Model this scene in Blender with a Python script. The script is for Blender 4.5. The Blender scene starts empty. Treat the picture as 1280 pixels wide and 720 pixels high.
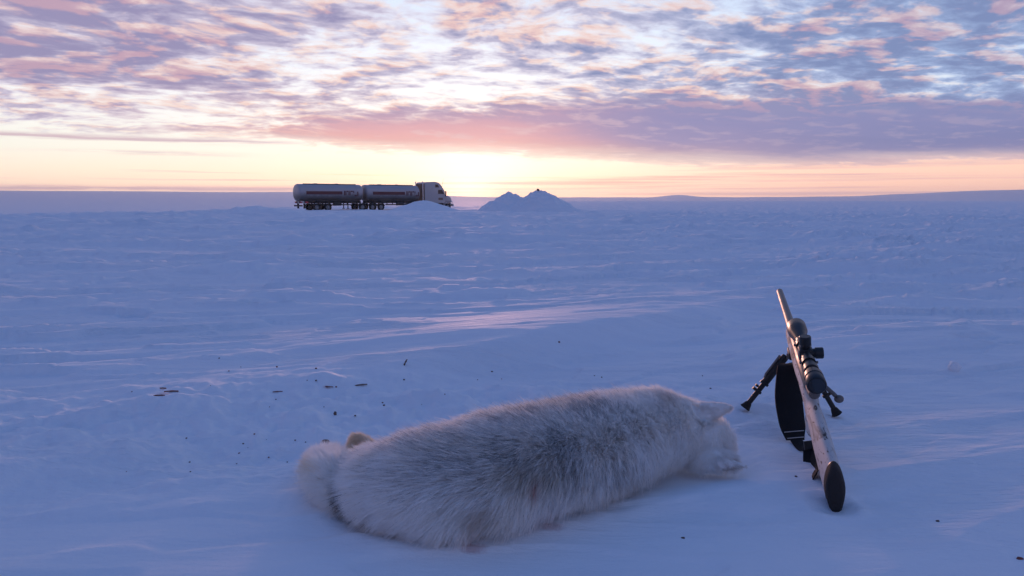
import bpy, bmesh, math, random
import numpy as np
from mathutils import Vector, Matrix, Euler

random.seed(4)
R = math.radians
scene = bpy.context.scene
col = scene.collection

# ------------------------------------------------------------------ camera
CAM_H = 0.60
FPX = 950.0                       # focal length in pixels of the 1280 px wide photograph
EYE_Y = 250.0                     # picture row of the true eye level
PITCH = math.atan((360.0 - EYE_Y) / FPX)
cam_data = bpy.data.cameras.new('camera')
cam_data.sensor_width = 36.0
cam_data.lens = 36.0 * FPX / 1280.0
cam_data.clip_start = 0.02
cam_data.clip_end = 40000.0
cam = bpy.data.objects.new('camera', cam_data)
cam.location = (0, 0, CAM_H)
cam.rotation_euler = (math.pi / 2 - PITCH, 0, 0)
col.objects.link(cam)
scene.camera = cam

# ------------------------------------------------------------------ world: sunset sky with altocumulus
SUN_AZ, SUN_EL = -3.2, 1.9        # degrees; azimuth from +Y towards +X
world = bpy.data.worlds.new('World')
scene.world = world
world.use_nodes = True
wt = world.node_tree
wt.nodes.clear()


class NT:
    """tiny expression helper for shader node trees"""
    def __init__(self, tree): self.t = tree
    def put(self, sock, v):
        if isinstance(v, bpy.types.NodeSocket): self.t.links.new(v, sock)
        elif v is not None: sock.default_value = v
    def m(self, op, a, b=None, c=None, clamp=False):
        n = self.t.nodes.new('ShaderNodeMath'); n.operation = op; n.use_clamp = clamp
        for s, v in zip(n.inputs, (a, b, c)): self.put(s, v)
        return n.outputs[0]
    def add(self, a, b): return self.m('ADD', a, b)
    def sub(self, a, b): return self.m('SUBTRACT', a, b)
    def mul(self, a, b): return self.m('MULTIPLY', a, b)
    def step(self, x, lo, hi, a=0.0, b=1.0):
        n = self.t.nodes.new('ShaderNodeMapRange'); n.interpolation_type = 'SMOOTHSTEP'
        for s, v in zip(n.inputs, (x, lo, hi, a, b)): self.put(s, v)
        return n.outputs[0]
    def lin(self, x, lo, hi, a=0.0, b=1.0):
        n = self.t.nodes.new('ShaderNodeMapRange'); n.clamp = True
        for s, v in zip(n.inputs, (x, lo, hi, a, b)): self.put(s, v)
        return n.outputs[0]
    def mix(self, f, a, b, mode='MIX'):
        n = self.t.nodes.new('ShaderNodeMix'); n.data_type = 'RGBA'; n.blend_type = mode
        n.clamp_factor = True
        self.put(n.inputs[0], f)
        for s, v in ((n.inputs[6], a), (n.inputs[7], b)):
            if isinstance(v, tuple) and len(v) == 3: v = (*v, 1)
            self.put(s, v)
        return n.outputs[2]
    def vec(self, x, y, z):
        n = self.t.nodes.new('ShaderNodeCombineXYZ')
        for s, v in zip(n.inputs, (x, y, z)): self.put(s, v)
        return n.outputs[0]
    def noise(self, v, scale, detail=4, rough=0.5, dist=0.0, out='Fac', lac=2.0):
        n = self.t.nodes.new('ShaderNodeTexNoise')
        self.put(n.inputs['Vector'], v)
        n.inputs['Scale'].default_value = scale; n.inputs['Detail'].default_value = detail
        n.inputs['Roughness'].default_value = rough; n.inputs['Distortion'].default_value = dist
        n.inputs['Lacunarity'].default_value = lac
        return n.outputs[out]
    def ramp(self, x, stops):
        n = self.t.nodes.new('ShaderNodeValToRGB'); self.put(n.inputs[0], x)
        e = n.color_ramp.elements
        while len(e) > 1: e.remove(e[-1])
        for i, (p, c) in enumerate(stops):
            el = e[0] if i == 0 else e.new(p)
            el.position = p; el.color = (*c, 1) if len(c) == 3 else c
        return n.outputs[0]
    def gauss(self, x, mu, sig):
        d = self.m('DIVIDE', self.sub(x, mu), sig)
        return self.m('EXPONENT', self.mul(self.mul(d, d), -1.0))


def srgb(r, g, b):
    f = lambda c: c / 12.92 if c <= 0.04045 else ((c + 0.055) / 1.055) ** 2.4
    return (f(r / 255), f(g / 255), f(b / 255))


def build_sky():
    N = NT(wt); nd = wt.nodes
    tc = nd.new('ShaderNodeTexCoord')
    sep = nd.new('ShaderNodeSeparateXYZ'); wt.links.new(tc.outputs['Generated'], sep.inputs[0])
    x, y, z0 = sep.outputs
    z = N.m('MAXIMUM', z0, 0.0)
    el = N.mul(N.m('ARCSINE', N.m('MINIMUM', z, 1.0)), 57.2958)
    az = N.mul(N.m('ARCTAN2', x, y), 57.2958)
    # cloud-layer coordinates: a flat deck overhead, seen in perspective
    inv = N.m('DIVIDE', 1.0, N.add(z, 0.115))
    px, py = N.mul(x, inv), N.mul(y, inv)
    # ---- clear sky: Nishita twilight plus the bright band the low sun leaves over the horizon
    sky = nd.new('ShaderNodeTexSky'); sky.sky_type = 'NISHITA'
    sky.sun_disc = False
    sky.sun_elevation = R(SUN_EL); sky.sun_rotation = R(SUN_AZ)
    sky.air_density = 1.0; sky.dust_density = 0.6; sky.ozone_density = 4.0
    t = N.m('SQRT', N.m('DIVIDE', el, 90.0))
    T = lambda e: math.sqrt(e / 90.0)
    sunward = N.ramp(t, [(0, (1.25, .78, .58)), (T(0.9), (1.22, .88, .66)), (T(2.0), (1.12, .93, .74)),
                         (T(3.4), srgb(255, 250, 236)), (T(7), srgb(252, 250, 248)), (T(11), srgb(238, 244, 252)),
                         (T(15), srgb(214, 229, 250)), (T(24), srgb(120, 166, 230)), (T(40), srgb(66, 112, 196)), (1.0, srgb(44, 86, 168))])
    away = N.ramp(t, [(0, srgb(150, 160, 202)), (T(4), srgb(178, 168, 206)), (T(9), srgb(168, 174, 216)),
                      (T(20), srgb(84, 120, 194)), (T(45), srgb(54, 95, 177)), (1.0, srgb(44, 86, 168))])
    dz = N.m('ABSOLUTE', N.sub(az, SUN_AZ))
    side = N.step(dz, 24.0, 105.0)
    clear = N.mix(side, sunward, away)
    # cooler and bluer towards the right, away from the sun
    rt = N.mul(N.step(az, 2.0, 36.0), N.step(el, 3.5, 12.0))
    clear = N.mix(N.mul(rt, 0.7), clear, srgb(190, 215, 245))
    lowr = N.mul(N.step(az, 3.0, 26.0), N.step(el, 4.5, 2.2))
    clear = N.mix(N.mul(lowr, 0.75), clear, (1.2, .66, .50))
    nish = nd.new('ShaderNodeVectorMath'); nish.operation = 'SCALE'
    wt.links.new(sky.outputs[0], nish.inputs[0]); nish.inputs['Scale'].default_value = 0.05
    clear = N.mix(1.0, clear, nish.outputs[0], 'ADD')
    # ---- cloud deck
    wob = N.noise(N.vec(px, py, 3.7), 1.1, 3, 0.5)
    qx = N.add(N.add(px, N.mul(py, 0.08)), N.mul(wob, 0.35))
    qy = N.add(N.sub(py, N.mul(px, 0.20)), N.mul(wob, 0.35))
    P1 = N.vec(N.mul(qx, 1.0), qy, 0.3)
    P2 = N.vec(N.mul(qx, 0.70), qy, 9.1)
    n1 = N.noise(P1, 5.2, 8, 0.56, 0.12)
    n2 = N.noise(P2, 1.1, 3, 0.5)
    n3 = N.noise(P2, 13.0, 6, 0.6, 0.3)
    n4 = N.noise(N.vec(N.mul(qx, 0.5), qy, 21.3), 1.7, 5, 0.55, 0.3)
    base = N.add(N.mul(N.sub(n1, 0.5), 1.15), N.mul(N.sub(n2, 0.5), 0.45))
    base = N.add(base, N.mul(N.sub(n3, 0.5), 0.5))
    # where the deck is thick or open (a sheet over the right horizon, a thick mass up left)
    lower = N.add(3.3, N.add(N.mul(N.step(az, -8, 24), -1.0), N.mul(N.step(az, -6, -24), 0.8)))
    upper = N.add(5.9, N.add(N.mul(N.gauss(az, 5.0, 7.0), 0.9), N.mul(N.step(az, -6, -22), -1.2)))
    upper = N.add(upper, N.mul(N.step(az, 14, 30), -0.4))
    edge = N.mul(N.sub(n4, 0.5), 2.4)
    e2 = N.add(el, edge)
    e3 = N.add(el, N.mul(edge, 0.45))
    bank = N.mul(N.step(N.sub(e3, lower), -0.9, 1.1), N.step(N.sub(e2, upper), 1.5, -0.9))
    bank = N.mul(bank, N.step(N.add(az, N.mul(edge, 7.0)), -32.0, -8.0))
    bank = N.mul(bank, N.step(az, 60.0, 40.0))
    upl = N.mul(N.step(az, -8.0, -30.0), N.step(e2, 6.0, 9.5))
    bias = N.add(N.mul(bank, N.lin(az, 0.0, 14.0, 0.40, 0.52)), N.mul(upl, 0.26))
    bias = N.add(bias, N.mul(N.step(az, 2.0, 26.0), 0.15))
    clearband = N.step(e2, 5.0, 3.2)
    bias = N.sub(bias, N.mul(N.mul(clearband, N.sub(1.0, bank)), 0.60))
    bias = N.sub(bias, N.mul(N.step(e3, 2.9, 1.5), 0.30))
    bias = N.add(bias, 0.05)
    bias = N.sub(bias, N.mul(N.mul(N.gauss(az, -9.0, 7.0), N.gauss(el, 10.5, 2.5)), 0.03))
    dens = N.add(base, bias)
    cover = N.step(dens, -0.17, 0.17)
    thick = N.step(dens, -0.04, 0.40)
    # ---- cloud colour: pink where the low sun reaches the base, mauve to slate where it does not
    shade = N.mix(N.step(az, -20.0, 16.0), srgb(150, 143, 182), srgb(122, 140, 186))
    shade = N.mix(N.step(el, 16.0, 45.0), shade, srgb(58, 96, 162))
    shade = N.mix(N.step(dz, 50.0, 130.0), shade, srgb(72, 105, 166))
    thin = N.mix(N.step(az, 0.0, 28.0), srgb(222, 212, 230), srgb(168, 190, 230))
    thin = N.mix(N.step(el, 16.0, 45.0), thin, srgb(75, 121, 190))
    thin = N.mix(N.step(dz, 50.0, 130.0), thin, srgb(90, 127, 190))
    pk = N.noise(N.vec(N.mul(qx, 1.0), N.add(qy, 0.08), 0.3), 5.2, 3, 0.5, 0.12)
    pk2 = N.noise(N.vec(N.mul(qx, 0.5), qy, 33.0), 2.0, 3, 0.5)
    pinkf = N.mul(N.step(N.add(N.sub(pk, n1), N.mul(pk2, 0.5)), 0.22, 0.36), N.lin(dz, 8.0, 40.0, 0.85, 0.45))
    pinkf = N.mul(pinkf, N.step(el, 55.0, 14.0))
    pinkf = N.m('MINIMUM', N.add(pinkf, N.mul(N.mul(N.step(el, 9.0, 5.0), N.step(dz, 34.0, 12.0)), 0.55)), 0.9)
    pinkf = N.mul(pinkf, N.sub(1.0, N.mul(bank, N.lin(az, 0.0, 14.0, 0.1, 0.8))))
    cl = N.mix(thick, thin, shade)
    cl = N.mix(pinkf, cl, N.mix(N.step(thick, 0.2, 1.0), srgb(250, 214, 200), srgb(214, 168, 180)))
    # the sheet: rosy over the sun, slate to the right
    bankc = N.mix(N.step(az, -1.0, 12.0), srgb(242, 178, 178), srgb(160, 146, 186))
    bankc = N.mix(N.step(az, 10.0, 28.0), bankc, srgb(122, 128, 178))
    bankc = N.mix(N.mul(N.step(N.sub(e2, lower), 1.2, 3.2), 0.8), bankc, N.mix(N.step(az, -4.0, 14.0), srgb(190, 158, 188), srgb(138, 138, 186)))
    bankc = N.mix(N.mul(N.step(N.sub(e3, lower), 1.8, -0.1), 0.8), bankc, N.mix(N.step(az, 4.0, 26.0), srgb(255, 196, 166), srgb(158, 144, 182)))
    bankc = N.mix(N.mul(N.step(n1, 0.50, 0.36), N.lin(az, 2.0, 16.0, 0.45, 0.16)), bankc, srgb(240, 206, 206))
    cl = N.mix(N.mul(bank, 0.86), cl, bankc)
    vis = N.mul(N.mul(cover, 0.97), N.step(N.sub(e3, lower), -0.7, 1.2))
    out = N.mix(vis, clear, cl)
    # long thin bars at the left
    bn = N.noise(N.vec(N.mul(az, 0.16), N.mul(el, 3.0), 7.7), 1.0, 5, 0.6)
    bar = N.mul(N.gauss(N.add(el, N.mul(N.sub(bn, 0.5), 0.5)), 4.05, 0.16), N.step(az, -13.0, -20.0))
    bar2 = N.mul(N.gauss(N.add(el, N.mul(N.sub(bn, 0.5), 0.5)), 3.15, 0.12), N.mul(N.gauss(az, -25.0, 5.0), 0.6))
    bar3 = N.mul(N.gauss(N.add(el, N.mul(N.sub(bn, 0.5), 0.55)), 0.78, 0.16), N.step(az, -9.0, -15.0))
    bars = N.mul(N.m('MINIMUM', N.add(bar, N.add(bar2, bar3)), 1.0), N.step(bn, 0.28, 0.5))
    out = N.mix(N.mul(bars, 0.8), out, srgb(206, 172, 188))
    # ---- thin streaks close to the horizon
    st = N.noise(N.vec(N.mul(az, 0.035), N.mul(el, 2.6), 1.5), 1.0, 6, 0.6, 0.2)
    sm = N.mul(N.step(st, N.lin(az, 0.0, 14.0, 0.54, 0.44), N.lin(az, 0.0, 14.0, 0.70, 0.66)), N.step(el, 3.4, 1.6))
    stc = N.mix(N.step(N.m('ABSOLUTE', az), 6.0, 30.0), srgb(246, 190, 172), srgb(206, 170, 186))
    out = N.mix(N.mul(sm, 0.75), out, stc)
    # ---- light scattered round the low sun
    g1 = N.mul(N.gauss(az, SUN_AZ, 15.0), N.gauss(el, 1.6, 2.6))
    g2 = N.mul(N.gauss(az, SUN_AZ + 0.4, 4.6), N.gauss(el, 1.8, 1.9))
    g3 = N.mul(N.gauss(az, SUN_AZ - 0.3, 2.0), N.gauss(el, 0.5, 0.9))
    out = N.mix(g3, out, (0.9, 0.62, 0.36), 'ADD')
    out = N.mix(g1, out, (0.05, 0.04, 0.02), 'ADD')
    out = N.mix(g2, out, (0.22, 0.26, 0.26), 'ADD')
    bg = nd.new('ShaderNodeBackground'); wt.links.new(out, bg.inputs[0]); bg.inputs[1].default_value = 1.0
    o = nd.new('ShaderNodeOutputWorld'); wt.links.new(bg.outputs[0], o.inputs[0])


build_sky()

# ------------------------------------------------------------------ sun, exposure
sd = bpy.data.lights.new('sun', 'SUN')
sd.energy = 1.9
sd.angle = R(4.0)
sd.color = (1.0, 0.50, 0.38)
sun = bpy.data.objects.new('sun', sd)
S = Vector((math.sin(R(SUN_AZ)) * math.cos(R(SUN_EL)), math.cos(R(SUN_AZ)) * math.cos(R(SUN_EL)), math.sin(R(SUN_EL))))
sun.rotation_euler = S.to_track_quat('Z', 'Y').to_euler()
sun.location = (0, 0, 30)
col.objects.link(sun)
vs = scene.view_settings
vs.view_transform = 'Standard'
vs.look = 'None'
vs.exposure = 0.0
vs.gamma = 1.0
vs.use_curve_mapping = False
scene.cycles.use_denoising = True
scene.cycles.max_bounces = 10
scene.cycles.diffuse_bounces = 7
scene.cycles.transmission_bounces = 7

# ------------------------------------------------------------------ helpers
def noise2(x, y, seed=0):
    """Perlin gradient noise, vectorised; about -0.7..0.7"""
    x = np.asarray(x, float); y = np.asarray(y, float)
    xi = np.floor(x).astype(np.int64); yi = np.floor(y).astype(np.int64)
    xf, yf = x - xi, y - yi
    u = xf * xf * xf * (xf * (xf * 6 - 15) + 10); v = yf * yf * yf * (yf * (yf * 6 - 15) + 10)

    def g(ix, iy, dx, dy):
        h = (ix * 374761393 + iy * 668265263 + seed * 1274126177) & 0x7fffffff
        h = ((h ^ (h >> 13)) * 1274126177) & 0x7fffffff
        a = ((h ^ (h >> 16)) & 0xffff) * (2 * math.pi / 65536.0)
        return np.cos(a) * dx + np.sin(a) * dy
    n00 = g(xi, yi, xf, yf); n10 = g(xi + 1, yi, xf - 1, yf)
    n01 = g(xi, yi + 1, xf, yf - 1); n11 = g(xi + 1, yi + 1, xf - 1, yf - 1)
    a = n00 + u * (n10 - n00); b = n01 + u * (n11 - n01)
    return a + v * (b - a)


def sst(x, lo, hi):
    t = np.clip((x - lo) / (hi - lo), 0, 1)
    return t * t * (3 - 2 * t)


def fbm(x, y, seed, octv=4, gain=0.5):
    s = 0; a = 1.0
    for k in range(octv):
        s = s + a * noise2(x * 2 ** k, y * 2 ** k, seed + k * 17); a *= gain
    return s


def drift(x, y, pts, h, near, far):
    """a wind drift along a polyline (left to right): steep towards the camera, long gentle slope behind"""
    best = np.full(np.shape(x), 1e9); sgn = np.zeros(np.shape(x)); along = np.zeros(np.shape(x))
    tot = sum(math.dist(pts[i], pts[i + 1]) for i in range(len(pts) - 1)); acc = 0
    for (ax, ay), (bx, by) in zip(pts[:-1], pts[1:]):
        L = math.dist((ax, ay), (bx, by)); ux, uy = (bx - ax) / L, (by - ay) / L
        t = np.clip((x - ax) * ux + (y - ay) * uy, 0, L)
        qx, qy = x - (ax + ux * t), y - (ay + uy * t)
        d = np.hypot(qx, qy); side = ux * qy - uy * qx
        m = d < best
        best = np.where(m, d, best); sgn = np.where(m, side, sgn); along = np.where(m, (acc + t) / tot, along)
        acc += L
    w = near + (far - near) * sst(sgn / (best + 0.03), -0.9, 0.9)
    return h * np.exp(-(best / w) ** 2) * (0.35 + 0.65 * np.sin(np.pi * np.clip(along, 0.05, 0.95)))


def ground_z(x, y):
    x = np.asarray(x, float); y = np.asarray(y, float)
    r = np.hypot(x, y) + 1e-6
    az = np.degrees(np.arctan2(x, y))
    # broad lie of the land
    z = -0.85 * sst(r, 7, 95)
    left = sst(-az, -2, 9) * sst(az, -170, -120)
    start = 140 - 78 * sst(-az, 16.0, 20)
    z = z - left * 7.2 * sst(r, start, start * 2.6 + 40)
    # far country: a long white plateau at the left, low hills at the right
    aa = np.clip(az, -60, 60)
    prof_l = np.tan(np.radians(0.56 + 0.05 * noise2(aa * 0.12, 0 * aa, 3) - 0.33 * sst(aa, -14, 2)))
    rise_l = sst(r, 850, 3700)
    prof_r = np.radians(0.20 + 0.16 * np.exp(-((aa - 12.3) / 1.3) ** 2) + 0.46 * sst(aa, 20, 36) + 0.05 * noise2(aa * 0.35, 0 * aa + 4.2, 9))
    rise_r = sst(r, 1500, 3300)
    z = z + left * (prof_l * 3700 + 8) * rise_l + (1 - left) * (prof_r * 3300 + 1.5) * rise_r
    # drifts and sastrugi, running left to right with the wind
    ca, sa = math.cos(R(14)), math.sin(R(14))
    u, v = x * ca + y * sa, -x * sa + y * ca
    v2 = v + 0.25 * noise2(u * 0.4, v * 0.7, 77)
    far = sst(r, 5, 30)
    z = z + 0.16 * far * fbm(u / 15.0, v2 / 4.5, 5, 2) * (1 - 0.0 * r)
    z = z + 0.045 * (0.35 + 0.65 * sst(r, 2.6, 8)) * fbm(u / 2.6, v2 / 1.05, 11, 2)
    ridge = 1 - np.abs(noise2(u / 1.7, v2 / 0.42, 23)) * 2.4
    patch = sst(noise2(u / 3.1, v2 / 1.6, 31), -0.15, 0.35)
    z = z + (0.022 + 0.075 * sst(r, 2.5, 10)) * np.clip(ridge, 0, 1) ** 2 * patch
    ridge2 = 1 - np.abs(noise2(u / 6.0, v2 / 1.0, 41)) * 2.2
    z = z + 0.12 * far * np.clip(ridge2, 0, 1) ** 2
    z = z + 0.016 * (0.12 + 0.88 * patch) * (0.45 + 0.55 * sst(r, 1.7, 3.0)) * fbm(u / 0.55, v2 / 0.16, 53, 3)
    # scoured steps in the wind crust
    quiet = (0.42 + 0.58 * sst(r, 1.7, 3.3)) * (1 - 0.55 * sst(x, 0.1, 0.7) * (1 - sst(r, 2.6, 4.0)))
    dr_ = drift(x, y, [(-0.75, 2.25), (-0.30, 2.62), (0.35, 3.15), (1.2, 4.0)], 0.090, 0.16, 0.80)
    quiet = quiet * (1 - 0.85 * np.clip(dr_ / 0.05, 0, 1))
    for su, sv, A, sd_, lo in ((1.3, 0.36, 0.016, 101, 0.04), (0.55, 0.15, 0.0075, 113, 0.02), (4.2, 0.85, 0.026 * sst(r, 3, 12), 127, 0.06), (16.0, 2.6, 0.045 * sst(r, 12, 40), 139, 0.05)):
        t_ = noise2(u / su, v2 / sv, sd_) + 0.35 * noise2(u / su * 2.7, v2 / sv * 2.3, sd_ + 3)
        z = z + 1.6 * A * quiet * (sst(t_, lo, lo + 0.07) - 0.55 * sst(t_, lo + 0.05, lo + 0.5))
    # the crusty edge of the slope at the left
    z = z + left * 0.22 * np.exp(-((r - 66) / 10) ** 2) * (0.5 + fbm(az * 0.9, r * 0.05, 61, 4, 0.6)) * sst(-az, 16, 21)
    z = z + 0.42 * np.exp(-((az + 18.3) / 3.2) ** 2 - ((r - 62) / 7) ** 2)
    # named drifts near the camera
    z = z + dr_
    z = z + drift(x, y, [(-1.5, 1.38), (-1.02, 1.66), (-0.80, 1.93), (-0.3, 2.15)], 0.034, 0.11, 0.40)
    z = z + drift(x, y, [(-1.0, 1.10), (-0.72, 1.25), (-0.42, 1.36)], 0.012, 0.08, 0.20)
    z = z + drift(x, y, [(0.9, 2.8), (1.6, 3.0), (2.6, 3.5)], 0.035, 0.25, 0.9)
    # trampled, crumbly snow behind and left of the animal
    tr = np.exp(-(((x + 0.55) * 0.8 - (y - 2.1) * 0.25) / 0.95) ** 2 - ((y - 2.05 - 0.12 * x) / 0.42) ** 2)
    tr = np.clip(tr + 0.75 * np.exp(-((x - 0.25) / 0.55) ** 2 - ((y - 2.12) / 0.20) ** 2), 0, 1)
    crumb = 0.6 * fbm(x / 0.075, y / 0.075, 71, 3, 0.65) + 0.8 * np.clip(noise2(x / 0.034, y / 0.030, 79) - 0.12, 0, 1)
    z = z + tr * (0.022 * crumb + 0.036 * np.clip(fbm(x / 0.22, y / 0.16, 83, 2), -0.3, 1))
    # the snow gives a little under the carcass and under the rifle butt
    tt = np.clip(((x + 0.16) * 0.57 + (y - 1.42) * 0.26) / (0.57 ** 2 + 0.26 ** 2), 0, 1)
    dd = np.hypot(x - (-0.16 + 0.57 * tt), y - (1.42 + 0.26 * tt))
    rim = 0.6 + 0.8 * noise2(x / 0.09, y / 0.09, 201)
    z = z - 0.016 * np.exp(-(dd / 0.13) ** 4) + 0.007 * rim * np.exp(-((dd - 0.185) / 0.028) ** 2)
    db = np.hypot(x - 0.625, y - 1.425)
    z = z - 0.010 * np.exp(-(db / 0.030) ** 2) + 0.006 * rim * np.exp(-((db - 0.055) / 0.016) ** 2)
    # smooth packed foreground at the right and in front
    return z - ground_z.z0


ground_z.z0 = 0.0
ground_z.z0 = float(ground_z(np.array([0.25]), np.array([1.5]))[0])


def gz(x, y):
    return float(ground_z(np.array([x]), np.array([y]))[0])


def ray(px, py):
    """viewing direction of a photograph pixel"""
    cx, cy = (px - 640.0) / FPX, (360.0 - py) / FPX
    f = Vector((0, math.cos(PITCH), -math.sin(PITCH))); up = Vector((0, math.sin(PITCH), math.cos(PITCH)))
    return f + Vector((1, 0, 0)) * cx + up * cy


def on_ground(px, py, tmax=400.0):
    d = ray(px, py); t = np.geomspace(0.6, tmax, 6000)
    g = ground_z(d.x * t, d.y * t) - (CAM_H + d.z * t)
    i = int(np.argmax(g > 0))
    return Vector((d.x * t[i], d.y * t[i], CAM_H + d.z * t[i]))


def at_depth(px, py, yy):
    """point on the pixel's ray at world distance y = yy"""
    d = ray(px, py); t = yy / d.y
    return Vector((d.x * t, yy, CAM_H + d.z * t))


# ------------------------------------------------------------------ materials
MATS = {}


def mat(name, base, rough=0.6, metal=0.0, spec=0.5, var=0.12, scale=8.0, bump=0.0, coat=0.0, sss=0.0, coord='Object'):
    """Principled with a little procedural variation in colour and relief"""
    if name in MATS: return MATS[name]
    m = bpy.data.materials.new(name); m.use_nodes = True
    t = m.node_tree; N = NT(t); b = t.nodes['Principled BSDF']
    tc = t.nodes.new('ShaderNodeTexCoord')
    n = N.noise(tc.outputs[coord], scale, 5, 0.6)
    lo = tuple(c * (1 - var) for c in base); hi = tuple(min(1, c * (1 + var)) for c in base)
    t.links.new(N.mix(n, lo, hi), b.inputs['Base Color'])
    t.links.new(N.lin(n, 0.2, 0.8, max(0.02, rough - 0.08), min(1, rough + 0.08)), b.inputs['Roughness'])
    b.inputs['Metallic'].default_value = metal
    b.inputs['Specular IOR Level'].default_value = spec
    b.inputs['Coat Weight'].default_value = coat
    if bump:
        bp = t.nodes.new('ShaderNodeBump'); bp.inputs['Strength'].default_value = bump; bp.inputs['Distance'].default_value = 0.004
        n2 = N.noise(tc.outputs[coord], scale * 6, 4, 0.6)
        t.links.new(n2, bp.inputs['Height']); t.links.new(bp.outputs[0], b.inputs['Normal'])
    MATS[name] = m
    return m


def snow_material(name, stains=()):
    m = bpy.data.materials.new(name); m.use_nodes = True
    t = m.node_tree; N = NT(t); b = t.nodes['Principled BSDF']
    geo = t.nodes.new('ShaderNodeNewGeometry'); P = geo.outputs['Position']
    mp = t.nodes.new('ShaderNodeMapping'); mp.inputs['Rotation'].default_value = (0, 0, R(-14)); mp.inputs['Scale'].default_value = (0.35, 1.3, 1.0)
    t.links.new(P, mp.inputs[0])
    big = N.noise(mp.outputs[0], 0.7, 4, 0.55)
    fine = N.noise(mp.outputs[0], 9.0, 5, 0.6)
    c = N.mix(big, (0.80, 0.83, 0.87), (0.88, 0.90, 0.92))
    c = N.mix(N.mul(N.step(fine, 0.45, 0.75), 0.35), c, (0.78, 0.81, 0.86))
    for (sx, sy, rad, amt) in stains:
        sep = t.nodes.new('ShaderNodeSeparateXYZ'); t.links.new(P, sep.inputs[0])
        dx, dy = N.sub(sep.outputs[0], sx), N.sub(sep.outputs[1], sy)
        d = N.m('SQRT', N.add(N.mul(dx, dx), N.mul(N.mul(dy, dy), 2.2)))
        sn = N.noise(P, 45.0, 5, 0.65)
        k = N.step(N.add(d, N.mul(N.sub(sn, 0.5), rad * 1.3)), rad, rad * 0.25, 0.0, amt)
        c = N.mix(k, c, (0.42, 0.10, 0.07))
    t.links.new(c, b.inputs['Base Color'])
    b.inputs['Roughness'].default_value = 0.75
    b.inputs['Specular IOR Level'].default_value = 0.06
    # fine relief: wind crust, then grains
    g1 = N.noise(mp.outputs[0], 14.0, 6, 0.6)
    g2 = N.noise(P, 130.0, 3, 0.6)
    b1 = t.nodes.new('ShaderNodeBump'); b1.inputs['Strength'].default_value = 0.8; b1.inputs['Distance'].default_value = 0.03
    pm = N.step(N.noise(mp.outputs[0], 1.3, 3, 0.5), 0.42, 0.62, 0.25, 1.0)
    t.links.new(N.mul(g1, pm), b1.inputs['Height'])
    b2 = t.nodes.new('ShaderNodeBump'); b2.inputs['Strength'].default_value = 0.30; b2.inputs['Distance'].default_value = 0.003
    t.links.new(g2, b2.inputs['Height']); t.links.new(b1.outputs[0], b2.inputs['Normal'])
    t.links.new(b2.outputs[0], b.inputs['Normal'])
    return m


_st = [on_ground(592, 684), on_ground(690, 658), on_ground(206, 491), on_ground(409, 485)]
SNOW = snow_material('wind_packed_snow', [(_st[0].x, _st[0].y, 0.030, 0.45), (_st[1].x, _st[1].y, 0.03, 0.35),
                                          (_st[2].x, _st[2].y, 0.030, 0.30), (_st[3].x, _st[3].y, 0.018, 0.3)])


def link(o, parent=None):
    col.objects.link(o)
    if parent is not None: o.parent = parent
    return o


def mesh_obj(name, verts, faces, material, parent=None, smooth=True, angle=None):
    me = bpy.data.meshes.new(name)
    me.from_pydata([tuple(v) for v in verts], [], faces)
    me.materials.append(material)
    bm = bmesh.new(); bm.from_mesh(me)
    bmesh.ops.remove_doubles(bm, verts=bm.verts, dist=1e-6)
    bmesh.ops.recalc_face_normals(bm, faces=bm.faces)
    bm.to_mesh(me); bm.free()
    me.polygons.foreach_set('use_smooth', [smooth] * len(me.polygons))
    if smooth and angle: me.set_sharp_from_angle(angle=R(angle))
    return link(bpy.data.objects.new(name, me), parent)


def tag(o, label=None, cat=None, group=None, kind=None):
    for k, v in (('label', label), ('category', cat), ('group', group), ('kind', kind)):
        if v: o[k] = v
    return o


def empty(name, loc=(0, 0, 0), rot=(0, 0, 0)):
    o = bpy.data.objects.new(name, None); o.empty_display_size = 0.2
    o.location = loc; o.rotation_euler = rot
    return link(o)


# ------------------------------------------------------------------ the snow field, out to the hills
def build_ground():
    rr = [0.0, 0.12, 0.3, 0.55, 0.8]
    r = 0.95
    while r < 4400:
        rr.append(r)
        k = 0.006 if r < 4.5 else (0.011 if r < 100 else 0.03)
        r *= 1 + k
    rr = np.array(rr)
    fine = np.linspace(-46, 46, 760)
    coarse = np.linspace(46, 314, 90)[1:-1]
    az = np.radians(np.concatenate([fine, coarse]))
    nA, nR = len(az), len(rr)
    X = np.sin(az)[None, :] * rr[1:, None]; Y = np.cos(az)[None, :] * rr[1:, None]
    Z = ground_z(X, Y)
    co = np.stack([X, Y, Z], -1).reshape(-1, 3)
    co = np.vstack([co, [[0, 0, gz(0, 0)]]])
    i, j = np.meshgrid(np.arange(nR - 2), np.arange(nA), indexing='ij')
    jn = (j + 1) % nA
    q = np.stack([i * nA + j, (i + 1) * nA + j, (i + 1) * nA + jn, i * nA + jn], -1).reshape(-1, 4)
    c = len(co) - 1
    tri = np.stack([np.full(nA, c), np.arange(nA), (np.arange(nA) + 1) % nA], -1)
    me = bpy.data.meshes.new('snow_ground')
    nl = q.size + tri.size
    me.vertices.add(len(co)); me.vertices.foreach_set('co', co.ravel())
    me.loops.add(nl); me.loops.foreach_set('vertex_index', np.concatenate([q.ravel(), tri.ravel()]))
    npoly = len(q) + len(tri)
    me.polygons.add(npoly)
    st = np.concatenate([np.arange(len(q)) * 4, len(q) * 4 + np.arange(len(tri)) * 3])
    me.polygons.foreach_set('loop_start', st)
    me.update(calc_edges=True)
    me.polygons.foreach_set('use_smooth', np.ones(npoly, bool))
    me.validate()
    if me.polygons[0].normal.z < 0: me.flip_normals()
    me.materials.append(SNOW)
    o = link(bpy.data.objects.new('snow_ground', me))
    tag(o, kind='structure')


build_ground()


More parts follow.
